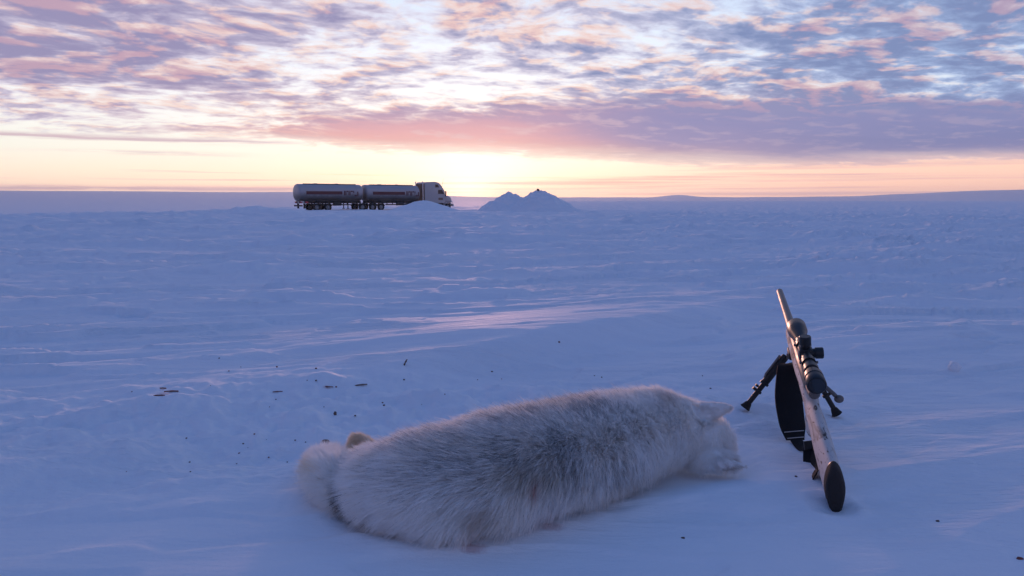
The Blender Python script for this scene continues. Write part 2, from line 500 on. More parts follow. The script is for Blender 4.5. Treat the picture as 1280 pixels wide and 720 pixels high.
# ------------------------------------------------------------------ ploughed snow piles by the road
def snow_pile(name, centre, rx, ry, h, seed, label, skew=0.0, peak=1.4, rough=0.13):
    nA, nR = 96, 40
    V = []; F = []
    for i in range(nR + 1):
        q = i / nR
        for j in range(nA):
            a = 2 * math.pi * j / nA
            lob = 1 + 0.16 * float(noise2(np.array([math.cos(a) * 1.3 + seed]), np.array([math.sin(a) * 1.3]), seed)[0])
            V.append((math.cos(a) * rx * q * lob, math.sin(a) * ry * q * lob, 0.0))
    A = np.array(V)
    qq = np.repeat(np.arange(nR + 1) / nR, nA)
    xs = A[:, 0] - skew * rx * (1 - qq)
    z = h * (1 - qq ** peak) ** 1.25
    z = z + rough * h * (fbm(A[:, 0] / 1.1 + seed, A[:, 1] / 1.1, seed, 5, 0.62) + 0.5 * np.abs(noise2(A[:, 0] / 0.5, A[:, 1] / 0.5, seed + 3))) * (1 - qq ** 4) * 1.0
    gx, gy = centre.x + xs, centre.y + A[:, 1]
    zz = ground_z(gx, gy) - centre.z + np.where(qq > 0.999, -0.25, z - 0.05)
    V = np.stack([xs, A[:, 1], zz], -1)
    for i in range(nR):
        for j in range(nA):
            k = (j + 1) % nA
            F.append((i * nA + j, (i + 1) * nA + j, (i + 1) * nA + k, i * nA + k))
    o = mesh_obj(name, V, F, SNOW)
    o.location = centre
    return tag(o, label, 'snow pile')


def pile_at(px, yy):
    d = ray(px, 258); t = yy / d.y
    return Vector((d.x * t, yy, gz(d.x * t, yy)))


snow_pile('snow_pile', pile_at(637, 84), 4.2, 3.2, 2.12, 7, 'rounded blue snow pile nearest the truck, left of the two pointed heaps', 0.0, 1.4)
PILE2 = snow_pile('snow_pile', pile_at(678, 83), 4.8, 3.2, 2.25, 15, 'taller pointed snow pile with a dark stone on its peak', 0.1, 1.35)
snow_pile('snow_pile', pile_at(529, 88), 4.6, 3.0, 1.3, 28, 'low smooth snow hump in front of the truck cab', 0.0, 1.35, 0.05)


# ------------------------------------------------------------------ mesh builder
class MB:
    def __init__(self): self.v = []; self.f = []
    def raw(self, v, f):
        k = len(self.v); self.v += [tuple(p) for p in v]; self.f += [tuple(i + k for i in q) for q in f]; return self
    def box(self, x0, x1, y0, y1, z0, z1, bev=0.0):
        bm = bmesh.new(); bmesh.ops.create_cube(bm, size=1)
        for p in bm.verts:
            p.co = (x0 + (p.co.x + .5) * (x1 - x0), y0 + (p.co.y + .5) * (y1 - y0), z0 + (p.co.z + .5) * (z1 - z0))
        if bev: bmesh.ops.bevel(bm, geom=bm.edges[:], offset=bev, segments=2, affect='EDGES', profile=0.5)
        self._bm(bm); return self
    def _bm(self, bm):
        bm.verts.ensure_lookup_table(); bm.verts.index_update()
        self.raw([p.co[:] for p in bm.verts], [[p.index for p in f.verts] for f in bm.faces]); bm.free()
    def prism(self, prof, y0, y1, bev=0.0, inset=None):
        """side profile in (x, z) extruded across y"""
        bm = bmesh.new(); a = [bm.verts.new((x, y0, z)) for x, z in prof]
        f = bm.faces.new(a); r = bmesh.ops.extrude_face_region(bm, geom=[f])
        for p in r['geom']:
            if isinstance(p, bmesh.types.BMVert): p.co.y = y1
        if bev: bmesh.ops.bevel(bm, geom=bm.edges[:], offset=bev, segments=2, affect='EDGES', profile=0.5)
        self._bm(bm); return self
    def tube(self, path, rad, seg=10, cap=True):
        P = [Vector(p) for p in path]
        rad = rad if isinstance(rad, (list, tuple)) else [rad] * len(P)
        rings = []; ref = None
        for i, p in enumerate(P):
            t = (P[min(i + 1, len(P) - 1)] - P[max(i - 1, 0)]).normalized()
            if ref is None:
                ref = t.orthogonal().normalized()
            ref = (ref - t * ref.dot(t)).normalized(); b = t.cross(ref)
            rings.append([p + (ref * math.cos(2 * math.pi * k / seg) + b * math.sin(2 * math.pi * k / seg)) * rad[i] for k in range(seg)])
        v = [q for r_ in rings for q in r_]; f = []
        for i in range(len(P) - 1):
            for k in range(seg):
                f.append((i * seg + k, i * seg + (k + 1) % seg, (i + 1) * seg + (k + 1) % seg, (i + 1) * seg + k))
        if cap: f += [tuple(range(seg)), tuple((len(P) - 1) * seg + k for k in range(seg))]
        return self.raw(v, f)
    def sections(self, secs, seg=20, power=2.0, cap=True, egg=0.0):
        """loft along x: (x, y centre, z centre, half width, half height) superellipse sections"""
        v = []; f = []
        for x, yc, zc, hw, hh in secs:
            for k in range(seg):
                a = 2 * math.pi * k / seg; c, s = math.cos(a), math.sin(a)
                v.append((x, yc + hw * (1 + egg * s) * math.copysign(abs(c) ** (2 / power), c), zc + hh * math.copysign(abs(s) ** (2 / power), s)))
        for i in range(len(secs) - 1):
            for k in range(seg):
                f.append((i * seg + k, i * seg + (k + 1) % seg, (i + 1) * seg + (k + 1) % seg, (i + 1) * seg + k))
        if cap: f += [tuple(range(seg)), tuple((len(secs) - 1) * seg + k for k in range(seg))]
        return self.raw(v, f)
    def build(self, name, m, parent=None, smooth=True, angle=35):
        return mesh_obj(name, self.v, self.f, m, parent, smooth, angle)


def copy_tree(o, parent=None):
    c = o.copy(); col.objects.link(c); c.parent = parent
    for ch in list(o.children): copy_tree(ch, c)
    return c


# ------------------------------------------------------------------ tanker truck with two tank trailers
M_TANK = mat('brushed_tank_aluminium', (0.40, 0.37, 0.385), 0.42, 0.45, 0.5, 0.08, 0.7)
def lower_brown(m, z0, z1, amt=0.85):
    """blends the base colour to dark brown towards the lower part of the vehicle"""
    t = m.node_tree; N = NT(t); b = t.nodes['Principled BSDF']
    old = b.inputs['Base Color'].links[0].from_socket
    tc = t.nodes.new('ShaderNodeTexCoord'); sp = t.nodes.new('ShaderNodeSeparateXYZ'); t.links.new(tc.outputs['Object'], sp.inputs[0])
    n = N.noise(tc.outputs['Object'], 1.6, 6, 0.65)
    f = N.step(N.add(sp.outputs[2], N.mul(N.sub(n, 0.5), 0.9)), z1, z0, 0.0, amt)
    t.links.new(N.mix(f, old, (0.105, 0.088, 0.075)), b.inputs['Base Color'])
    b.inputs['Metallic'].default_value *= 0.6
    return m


lower_brown(M_TANK, 1.75, 2.75)  # tank colour turns darker brown towards the bottom
M_WHITE = mat('white_truck_paint', (0.44, 0.39, 0.375), 0.32, 0.0, 0.5, 0.06, 1.5, coat=0.3)
M_STRIPE = mat('dark_red_stripe_paint', (0.10, 0.018, 0.022), 0.4, 0, 0.5, 0.1, 2)
M_CHASSIS = mat('grimy_chassis_steel', (0.055, 0.05, 0.048), 0.7, 0.3, 0.4, 0.3, 5)
M_TYRE = mat('tyre_rubber', (0.022, 0.021, 0.021), 0.85, 0, 0.3, 0.3, 9)
M_RIM = mat('snowy_steel_rim', (0.30, 0.29, 0.29), 0.5, 0.5, 0.5, 0.25, 6)
M_GLASS = mat('dark_window_glass', (0.02, 0.022, 0.028), 0.08, 0, 0.6, 0.1, 2)
M_RED = mat('tail_light_lens', (0.55, 0.04, 0.06), 0.25, 0, 0.6, 0.1, 4)
M_CLEAR = mat('headlight_lens', (0.7, 0.7, 0.68), 0.15, 0, 0.7, 0.1, 4)
M_CHROME = mat('chrome', (0.65, 0.65, 0.66), 0.2, 1.0, 0.5, 0.1, 4)
M_BACK = mat('brown_back_shade_and_emblem', (0.20, 0.12, 0.085), 0.6, 0, 0.4, 0.2, 2)  # shade of the cab's rear wall as a colour; also the emblem's brown


def tank_section(a, hw, hh, zc):
    c, s = math.cos(a), math.sin(a); p = 2 / 2.25
    return (hw * math.copysign(abs(c) ** p, c), zc + hh * math.copysign(abs(s) ** p, s))


def build_truck():
    th = R(40)
    x0 = (374 - 640) / 950 * 100.0
    root = empty('tanker_truck', (x0, 100.0, -0.86), (0, 0, th))
    tag(root, 'white tanker truck hauling two silver tank trailers with dark red stripes', 'tanker truck')
    ZC, HW, HH = 2.42, 1.22, 1.14
    tanks = [(-0.30, 9.15), (9.50, 18.35)]
    for (a, b) in tanks:
        secs = []
        for k in range(7):
            q = k / 6; secs.append((a + 0.36 * (1 - math.cos(q * math.pi / 2)), 0, ZC, HW * max(0.05, math.sin(q * math.pi / 2)) ** 0.55, HH * max(0.05, math.sin(q * math.pi / 2)) ** 0.55))
        n = 9
        for k in range(1, n): secs.append((a + 0.36 + (b - a - 0.72) * k / n, 0, ZC, HW, HH))
        for k in range(6, -1, -1):
            q = k / 6; secs.append((b - 0.36 * (1 - math.cos(q * math.pi / 2)), 0, ZC, HW * max(0.05, math.sin(q * math.pi / 2)) ** 0.55, HH * max(0.05, math.sin(q * math.pi / 2)) ** 0.55))
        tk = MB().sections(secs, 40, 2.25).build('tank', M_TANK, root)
        # stiffening bands round the shell
        for q in (0.12, 0.5, 0.88):
            x = a + (b - a) * q
            m = MB(); m.sections([(x - .05, 0, ZC, HW + .002, HH + .002), (x - .045, 0, ZC, HW + .022, HH + .022), (x + .045, 0, ZC, HW + .022, HH + .022), (x + .05, 0, ZC, HW + .002, HH + .002)], 40, 2.25, False)
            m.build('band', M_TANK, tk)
        # stripe on the side facing the camera and on the far side
        for side in (-1, 1):
            m = MB(); xs = np.linspace(a + 0.95, a + 6.1, 8); aa = np.linspace(-0.16, 0.13, 5)
            v = []; f = []
            for x in xs:
                for t in aa:
                    yv, zv = tank_section(t, HW + .028, HH + .028, ZC); v.append((x, side * yv, zv))
            for i in range(len(xs) - 1):
                for j in range(4): f.append((i * 5 + j, i * 5 + j + 1, (i + 1) * 5 + j + 1, (i + 1) * 5 + j))
            m.raw(v, f).build('stripe', M_STRIPE, tk)
        # worn company lettering after the stripe: heavy uprights and a curl, too far off to read
        x = a + 6.35
        for (w, zlo, zhi) in ((.16, -.25, .20), (.12, -.25, .20), (.20, .06, .20), (.12, -.25, .20), (.12, -.25, .2), (.30, .08, .20), (.14, -.02, .20), (.34, -.34, -.20), (.16, -.30, .12)):
            m = MB(); v = []; f = []
            aa = np.linspace(zlo, zhi, 4)
            for xx in (x, x + w):
                for t in aa:
                    yv, zv = tank_section(t, HW + .028, HH + .028, ZC); v.append((xx, -yv, zv))
            for j in range(3): f.append((j, j + 1, 4 + j + 1, 4 + j))
            m.raw(v, f).build('letter_stroke', M_STRIPE, tk)
            x += w + 0.06
        # walkway rail and hatches on top
        for q in (0.3, 0.62):
            hx = a + (b - a) * q
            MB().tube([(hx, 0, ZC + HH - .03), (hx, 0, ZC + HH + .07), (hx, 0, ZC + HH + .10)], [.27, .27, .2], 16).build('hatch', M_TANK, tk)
        m = MB(); m.box(a + 0.9, b - 0.9, -.42, -.36, ZC + HH - .06, ZC + HH + .05); m.build('walkway_rail', M_CHASSIS, tk)
        # frame, belly pipes and side lockers
        m = MB()
        for s in (-1, 1): m.box(a + .3, b - .2, s * .45 - .06, s * .45 + .06, 1.02, 1.30)
        for k in range(5):
            cx = a + .6 + k * (b - a - 1.2) / 4; m.box(cx - .05, cx + .05, -.9, .9, 1.05, 1.4)
        m.build('trailer_frame', M_CHASSIS, root)
        m = MB()
        m.tube([(a + 3.2, -.75, .82), (a + 7.6, -.75, .82)], .08, 10)
        for k in range(5): m.tube([(a + 3.5 + k * .9, -.75, .82), (a + 3.5 + k * .9, -.45, 1.2)], .06, 8)
        m.build('belly_pipe', M_CHASSIS, root)
        MB().box(a + 4.9, a + 5.9, -1.16, -.72, .70, 1.22, .03).build('side_locker', M_CHASSIS, root)
        for s in (-1, 1):
            MB().box(a + 1.0, b - 1.0, s * 1.14 - .03, s * 1.14 + .03, 1.30, 1.42).build('side_rail', M_CHASSIS, root)
    for s in (-1, 1):
        m = MB(); m.tube([(6.9, s * .62, 1.1), (6.9, s * .62, .35)], .07, 8); m.box(6.75, 7.05, s * .62 - .13, s * .62 + .13, .28, .35); m.build('landing_leg', M_CHASSIS, root)
    # rear of the last trailer
    MB().box(-.02, .12, -1.2, 1.2, .62, .82, .02).build('rear_bumper', M_CHASSIS, root)
    MB().box(.10, .35, -1.2, 1.2, 1.02, 1.34, .02).build('rear_crossbeam', M_WHITE, root)
    for s in (-1, 1):
        for q in (0.74, 0.98):
            MB().box(.06, .10, s * q - .10, s * q + .10, 1.08, 1.24, .015).build('tail_light', M_RED, root)
        MB().box(.45, .47, s * .95 - .30, s * .95 + .30, .35, 1.0).build('mud_flap', M_TYRE, root)
        MB().box(.5, .9, s * 1.19 - .02, s * 1.19 + .02, 1.06, 1.26, .005).build('side_marker', M_RED, root)
    m = MB()
    for s in (-.22, .22): m.tube([(.22, s - .15, 1.25), (.14, s - .15, 2.0), (.16, s - .15, 2.7), (.55, s - .15, 3.5)], .03, 6)
    ld = m.build('ladder', M_CHASSIS, root)
    for k in range(6):
        z = 1.4 + k * .33
        MB().tube([(.17, -.37, z), (.17, .07, z)], .03, 6).build('rung', M_CHASSIS, ld)
    # wheels: one built, the rest copied with their parts
    tyre = MB(); prof = [(-.14, .30), (-.15, .42), (-.12, .50), (.12, .50), (.15, .42), (.14, .30)]
    sg = 28; v = []; f = []
    for (yy, rr_) in prof:
        for k in range(sg):
            a = 2 * math.pi * k / sg; v.append((rr_ * math.cos(a), yy, rr_ * math.sin(a)))
    for i in range(len(prof) - 1):
        for k in range(sg): f.append((i * sg + k, i * sg + (k + 1) % sg, (i + 1) * sg + (k + 1) % sg, (i + 1) * sg + k))
    tyre.raw(v, f)
    hub = MB(); prof = [(-.10, .30), (-.12, .27), (-.03, .22), (-.02, .12), (-.10, .10), (-.11, .02)]
    v = []; f = []
    for (yy, rr_) in prof:
        for k in range(sg):
            a = 2 * math.pi * k / sg; v.append((rr_ * math.cos(a), yy, rr_ * math.sin(a)))
    for i in range(len(prof) - 1):
        for k in range(sg): f.append((i * sg + k, i * sg + (k + 1) % sg, (i + 1) * sg + (k + 1) % sg, (i + 1) * sg + k))
    f.append(tuple((len(prof) - 1) * sg + k for k in range(sg)))
    hub.raw(v, f)
    w0 = tyre.build('wheel', M_TYRE, root); hub.build('rim', M_RIM, w0)
    first = True
    for ax in (2.1, 3.7, 8.85, 10.4, 11.75, 17.5, 18.85, 23.1):
        for s in (-1, 1):
            w = w0 if first else copy_tree(w0, root)
            first = False
            w.location = (ax, s * 1.06, .5)
            w.rotation_euler = (0, 0, 0 if s < 0 else math.pi)
        if ax < 23:
            for s in (-1, 1):
                v = []; f = []
                for k in range(9):
                    a = math.pi * (0.08 + 0.84 * k / 8)
                    for yy in (s * .82, s * 1.22): v.append((ax + .60 * math.cos(a), yy, .5 + .60 * math.sin(a)))
                for k in range(8): f.append((2 * k, 2 * k + 1, 2 * k + 3, 2 * k + 2))
                o = MB().raw(v, f).build('fender', M_WHITE if ax > 15 else M_CHASSIS, root)
                sm = o.modifiers.new('thickness', 'SOLIDIFY'); sm.thickness = 0.02
    # tractor: sleeper cab with raised roof, sloping windscreen, hood
    prof = [(19.05, 1.05), (19.05, 3.86), (19.25, 4.05), (20.9, 4.12), (21.5, 3.98), (21.95, 3.62), (22.55, 2.72), (22.62, 2.30), (22.62, 1.0)]
    cab = MB().prism(prof, -1.18, 1.18, .05).build('cab', M_WHITE, root, True, 30)
    MB().box(19.028, 19.046, -1.08, 1.08, 1.15, 3.80).build('back_shade_panel', M_BACK, cab)  # thin brown sheet: shade on the cab's rear wall put into its colour
    for s in (-1, 1):
        yy = (s * 1.179, s * 1.192) if s > 0 else (s * 1.192, s * 1.179)
        MB().prism([(21.35, 2.35), (21.35, 2.95), (22.05, 2.95), (22.40, 2.42), (22.40, 2.35)], *yy).build('side_window', M_GLASS, cab, False)
        MB().prism([(20.85, 3.3), (20.85, 3.72), (21.35, 3.72), (21.55, 3.3)], *yy).build('sleeper_window', M_GLASS, cab, False)
        y2 = (s * 1.179, s * 1.188) if s > 0 else (s * 1.188, s * 1.179)
        dr = MB().prism([(21.25, 1.12), (21.25, 2.30), (22.45, 2.30), (22.45, 1.12)], *y2).build('door', M_WHITE, cab, False)
        MB().box(21.32, 21.46, s * 1.2 - .015, s * 1.2 + .015, 1.95, 2.0).build('door_handle', M_CHROME, cab)
        MB().box(21.4, 22.2, s * 1.192 - .004, s * 1.192 + .004, 1.45, 1.80).build('door_emblem', M_BACK, cab)
        m = MB(); m.tube([(22.5, s * 1.18, 2.7), (22.55, s * 1.42, 2.75)], .025, 6); m.box(22.48, 22.62, s * 1.42 - .09, s * 1.42 + .09, 2.0, 2.75, .03); m.build('mirror', M_CHASSIS, cab)
        MB().tube([(18.85, s * .95, 1.0), (18.85, s * .95, 3.9), (18.80, s * .95, 4.15)], .075, 10).build('exhaust_stack', M_CHROME, root)
        MB().tube([(19.3, s * .95, .82), (21.3, s * .95, .82)], .33, 18).build('fuel_tank', M_CHROME, root)
        MB().box(21.45, 22.4, s * 1.1 - .16, s * 1.1 + .16, .45, .52).build('step', M_CHASSIS, root)
    q = MB(); q.raw([(21.97, -1.0, 3.60), (21.97, 1.0, 3.60), (22.54, 1.08, 2.78), (22.54, -1.08, 2.78)], [(0, 1, 2, 3)])
    o = q.build('windscreen', M_GLASS, cab, False); o.location = (.035, 0, .02)
    hood = MB().prism([(22.63, 1.05), (22.63, 2.26), (23.3, 2.12), (23.85, 1.86), (24.02, 1.5), (24.05, 1.05)], -.82, .82, .07).build('hood', M_WHITE, root, True, 30)
    for s in (-1, 1):
        v = []; f = []
        for k in range(11):
            a = math.pi * (0.02 + 0.92 * k / 10)
            for yy in (s * .80, s * 1.22): v.append((23.1 + .66 * math.cos(a), yy, .56 + .66 * math.sin(a)))
        for k in range(10): f.append((2 * k, 2 * k + 1, 2 * k + 3, 2 * k + 2))
        o = MB().raw(v, f).build('front_fender', M_WHITE, root); sm = o.modifiers.new('thickness', 'SOLIDIFY'); sm.thickness = 0.05
        MB().box(23.75, 24.0, s * .98 - .16, s * .98 + .16, 1.08, 1.30, .05).build('headlight', M_CLEAR, root)
    MB().box(24.055, 24.09, -.55, .55, 1.08, 1.72, .02).build('grille', M_CHROME, root)
    MB().box(23.95, 24.2, -1.2, 1.2, .55, .92, .05).build('front_bumper', M_CHROME, root)
    m = MB()
    for s in (-1, 1): m.box(15.5, 23.9, s * .43 - .05, s * .43 + .05, .72, .98)
    m.build('tractor_frame', M_CHASSIS, root)
    MB().tube([(22.1, -1.1, 3.3), (22.2, -1.35, 4.6)], .015, 6).build('antenna', M_CHASSIS, cab)


build_truck()


# ------------------------------------------------------------------ rifle standing on its bipod
def camo_material(name, axis_scale=(9, 26, 26)):
    m = bpy.data.materials.new(name); m.use_nodes = True
    t = m.node_tree; N = NT(t); b = t.nodes['Principled BSDF']
    tc = t.nodes.new('ShaderNodeTexCoord')
    mp = t.nodes.new('ShaderNodeMapping'); mp.inputs['Scale'].default_value = axis_scale
    t.links.new(tc.outputs['Object'], mp.inputs[0])
    n1 = N.noise(mp.outputs[0], 1.0, 6, 0.62, 0.9)
    n2 = N.noise(mp.outputs[0], 2.6, 6, 0.65, 1.4)
    n3 = N.noise(mp.outputs[0], 0.6, 3, 0.5)
    c = N.mix(N.step(n1, 0.52, 0.62), (0.56, 0.53, 0.51), (0.30, 0.255, 0.225))
    c = N.mix(N.step(n2, 0.57, 0.63), c, (0.06, 0.048, 0.043))
    c = N.mix(N.mul(N.step(n3, 0.5, 0.7), 0.5), c, (0.64, 0.62, 0.61))
    t.links.new(c, b.inputs['Base Color']); b.inputs['Roughness'].default_value = 0.72
    b.inputs['Specular IOR Level'].default_value = 0.25
    bp = t.nodes.new('ShaderNodeBump'); bp.inputs['Strength'].default_value = 0.15; bp.inputs['Distance'].default_value = 0.001
    t.links.new(n2, bp.inputs['Height']); t.links.new(bp.outputs[0], b.inputs['Normal'])
    return m


M_CAMO = camo_material('winter_branch_camo')
M_PAD = mat('brown_rubber_pad', (0.030, 0.024, 0.022), 0.75, 0, 0.35, 0.4, 60, 0.4)
M_STEEL = mat('matte_stainless', (0.17, 0.15, 0.14), 0.5, 0.6, 0.5, 0.15, 40)
M_SCOPE = mat('black_anodised_scope', (0.016, 0.017, 0.019), 0.42, 0.2, 0.5, 0.25, 60)
M_LENS = mat('scope_lens', (0.008, 0.010, 0.016), 0.04, 0, 0.8, 0.1, 20)
M_BIPOD = mat('black_bipod_alloy', (0.030, 0.028, 0.026), 0.5, 0.5, 0.5, 0.3, 50)
M_RUBBER = mat('bipod_rubber', (0.025, 0.022, 0.020), 0.85, 0, 0.3, 0.3, 80, 0.3)
M_SLING = mat('black_neoprene_sling', (0.013, 0.013, 0.015), 0.85, 0, 0.25, 0.3, 90, 0.5)
M_STITCH = mat('pale_stitching', (0.45, 0.43, 0.42), 0.8, 0, 0.3, 0.2, 60)


def build_rifle():
    B0 = Vector((0.622, 1.415, 0.107)); B1 = at_depth(974.5, 364, 2.50)
    ax = (B1 - B0).normalized(); L = (B1 - B0).length
    up = (Vector((0, 0, 1)) - ax * ax.z).normalized()
    left = up.cross(ax)
    roll = R(-5.0)
    up2 = up * math.cos(roll) - left * math.sin(roll); left2 = up2.cross(ax)
    Mx = Matrix((ax, left2, up2)).transposed().to_4x4(); Mx.translation = B0
    root = empty('bolt_action_rifle'); root.matrix_world = Mx
    tag(root, 'scoped bolt action rifle in winter camo propped on the snow', 'rifle')
    inv = Mx.inverted()
    W = lambda p: inv @ Vector(p)
    # stock: butt, comb, wrist with grip, forend
    secs = [(0.024, 0, -0.079, .0200, .058), (0.05, 0, -.0775, .0212, .0575), (0.12, 0, -.073, .0222, .053), (0.20, 0, -.066, .0222, .047),
            (0.255, 0, -.060, .0212, .041), (0.285, 0, -.060, .0205, .038), (0.315, 0, -.062, .0200, .037), (0.335, 0, -.058, .0200, .034),
            (0.36, 0, -.046, .0208, .030), (0.39, 0, -.036, .0222, .027), (0.44, 0, -.032, .0232, .027), (0.52, 0, -.032, .0236, .028),
            (0.60, 0, -.030, .0232, .026), (0.70, 0, -.0265, .0220, .0225), (0.765, 0, -.0245, .0200, .0195), (0.785, 0, -.022, .0170, .015), (0.792, 0, -.021, .010, .008)]
    secs = [(q[0], q[1], q[2] + .003, q[3] * .83, q[4] * .92) for q in secs]
    MB().sections(secs, 28, 2.1, egg=0.08).build('stock', M_CAMO, root)
    # hand grip swell below the wrist
    MB().sections([(.29, 0, -.088, .012, .012), (.305, 0, -.094, .0165, .020), (.325, 0, -.096, .0175, .024), (.345, 0, -.088, .0165, .022), (.362, 0, -.076, .011, .012)], 20, 2.2).build('grip', M_CAMO, root)
    MB().sections([(-.007, 0, -.077, .0110, .042), (-.003, 0, -.077, .0155, .0505), (.004, 0, -.077, .0182, .0555), (.0235, 0, -.076, .0186, .0560)], 28, 1.75, egg=0.16).build('butt_pad', M_PAD, root)
    MB().sections([(.0236, 0, -.076, .0186, .0562), (.0262, 0, -.076, .0184, .0558)], 28, 1.85, egg=0.1).build('pad_spacer', M_SCOPE, root)
    # receiver, bolt, barrel
    MB().tube([(0.3350, 0, .004), (0.3400, 0, .004), (0.5200, 0, .004), (0.5350, 0, .003)], [.014, .0172, .0172, .0155], 24).build('receiver', M_STEEL, root)
    bl = MB().tube([(0.2850, 0, .004), (0.2900, 0, .004), (0.3100, 0, .004), (0.3360, 0, .004)], [.008, .0125, .0148, .0148], 20).build('bolt', M_STEEL, root)
    MB().tube([(0.3650, -.014, .002), (0.3600, -.030, -.006), (0.3520, -.048, -.022), (0.3480, -.054, -.028)], [.0065, .0055, .005, .005], 10).build('bolt_handle', M_STEEL, bl)
    bm = bmesh.new(); bmesh.ops.create_uvsphere(bm, u_segments=14, v_segments=10, radius=.0095)
    for p in bm.verts: p.co = Vector((p.co.x, p.co.y * 1.15, p.co.z)) + Vector((0.3460, -.060, -.034))
    k = MB(); k._bm(bm); k.build('bolt_knob', M_STEEL, bl)
    MB().tube([(0.5300, 0, .002), (.62, 0, .002), (.68, 0, .001), (.90, 0, 0), (L - .012, 0, 0), (L - .004, 0, 0), (L, 0, 0)], [.0155, .0152, .0135, .0112, .0100, .0100, .0090], 20).build('barrel', M_STEEL, root)
    MB().tube([(L - .0005, 0, 0), (L + .0006, 0, 0)], .0042, 12).build('muzzle_bore', M_SCOPE, root)
    m = MB(); m.tube([(0.3300, 0, -.060), (0.3350, 0, -.082), (0.3600, 0, -.090), (0.3900, 0, -.084), (0.4050, 0, -.060)], .004, 8); m.build('trigger_guard', M_SCOPE, root)
    MB().tube([(0.3650, 0, -.058), (0.3620, 0, -.072), (0.3680, 0, -.082)], .003, 8).build('trigger', M_STEEL, root)
    MB().box(0.4150, .49, -.013, .013, -.074, -.055, .004).build('magazine', M_SCOPE, root)
    # telescopic sight
    zc = .044
    sc = MB().tube([(0.3120, 0, zc), (0.3700, 0, zc), (0.5000, 0, zc), (0.5550, 0, zc)], [.0135, .0130, .0130, .0130], 24).build('scope', M_SCOPE, root)
    MB().tube([(0.2450, 0, zc), (0.2480, 0, zc), (0.2720, 0, zc), (0.2730, 0, zc), (0.2840, 0, zc), (0.2850, 0, zc), (0.3050, 0, zc), (0.3250, 0, zc)], [.0195, .0215, .0215, .0200, .0200, .0212, .0205, .0136], 28).build('eyepiece', M_SCOPE, sc)
    MB().tube([(0.2445, 0, zc), (0.2462, 0, zc)], .0178, 24).build('eyepiece_lens', M_LENS, sc)
    MB().tube([(0.3280, 0, zc), (0.3300, 0, zc), (0.3520, 0, zc), (0.3540, 0, zc)], [.0135, .0172, .0172, .0135], 24).build('zoom_ring', M_SCOPE, sc)
    MB().tube([(0.5410, 0, zc), (0.5900, 0, zc), (0.6050, 0, zc), (0.6450, 0, zc), (0.6480, 0, zc)], [.0132, .0215, .0245, .0250, .0230], 28).build('objective_bell', M_SCOPE, sc)
    MB().tube([(0.6475, 0, zc), (0.6490, 0, zc)], .0222, 24).build('objective_lens', M_LENS, sc)
    MB().box(0.4250, .465, -.0165, .0165, zc - .0165, zc + .0165, .006).build('turret_saddle', M_SCOPE, sc)
    MB().tube([(0.4450, 0, zc + .014), (0.4450, 0, zc + .024), (0.4450, 0, zc + .0245), (0.4450, 0, zc + .043), (0.4450, 0, zc + .045)], [.0115, .0115, .0140, .0140, .0125], 20).build('elevation_turret', M_SCOPE, sc)
    MB().tube([(0.4450, -.014, zc), (0.4450, -.022, zc), (0.4450, -.0225, zc), (0.4450, -.039, zc), (0.4450, -.041, zc)], [.0115, .0115, .0140, .0140, .0125], 20).build('windage_turret', M_SCOPE, sc)
    for x in (0.3850, .505):
        m = MB(); m.tube([(x - .010, 0, zc), (x + .010, 0, zc)], .0165, 20); m.box(x - .010, x + .010, -.010, .010, .018, zc - .010, .002)
        rg = m.build('scope_ring', M_SCOPE, root)
        for s in (-1, 1): MB().tube([(x, s * .0165, zc), (x, s * .021, zc)], .0035, 8).build('ring_screw', M_STEEL, rg)
    # bipod under the forend; the legs run down to the snow
    head = Vector((.715, 0, -.062))
    hd = MB().box(.690, .745, -.017, .017, -.072, -.049, .005).build('bipod_head', M_BIPOD, root)
    MB().tube([(.70, -.022, -.062), (.70, .022, -.062)], .008, 12).build('pivot_pin', M_STEEL, hd)
    for (px, py, s) in ((931, 514, 1), (1046, 522, -1)):
        g = on_ground(px, py); g.z += .010
        foot = W(g); top = head + Vector((0, s * .022, -.004))
        d = (foot - top); ln = d.length; d.normalize()
        P = lambda q: top + d * (ln * q)
        lg = MB().tube([P(0), P(.02), P(.50), P(.52)], [.009, .0105, .0105, .0085], 14).build('bipod_leg', M_BIPOD, root)
        MB().tube([P(.50), P(.93)], .0072, 12).build('leg_extension', M_BIPOD, lg)
        MB().tube([P(.505), P(.51), P(.545), P(.55)], [.0105, .0128, .0128, .0105], 14).build('leg_collar', M_BIPOD, lg)
        MB().tube([P(.66), P(.665), P(.70), P(.705)], [.008, .0105, .0105, .008], 14).build('leg_collar', M_BIPOD, lg)
        side = d.cross(Vector((1, 0, 0))).normalized()
        if side.z < 0: side = -side
        MB().tube([P(.68) + side * .008, P(.68) + side * .018], .0045, 10).build('lock_screw', M_BIPOD, lg)
        MB().tube([P(.62) + side * .008, P(.62) + side * .017], .0035, 10).build('lock_lever', M_BIPOD, lg)
        MB().tube([P(.05) + side * .014, P(.40) + side * .013, P(.46) + side * .009], .0035, 8).build('leg_spring', M_STEEL, lg)
        MB().tube([P(.90), P(.93), P(.97), P(1.0), P(1.01)], [.0085, .0105, .0125, .0150, .0120], 14).build('rubber_foot', M_RUBBER, lg)
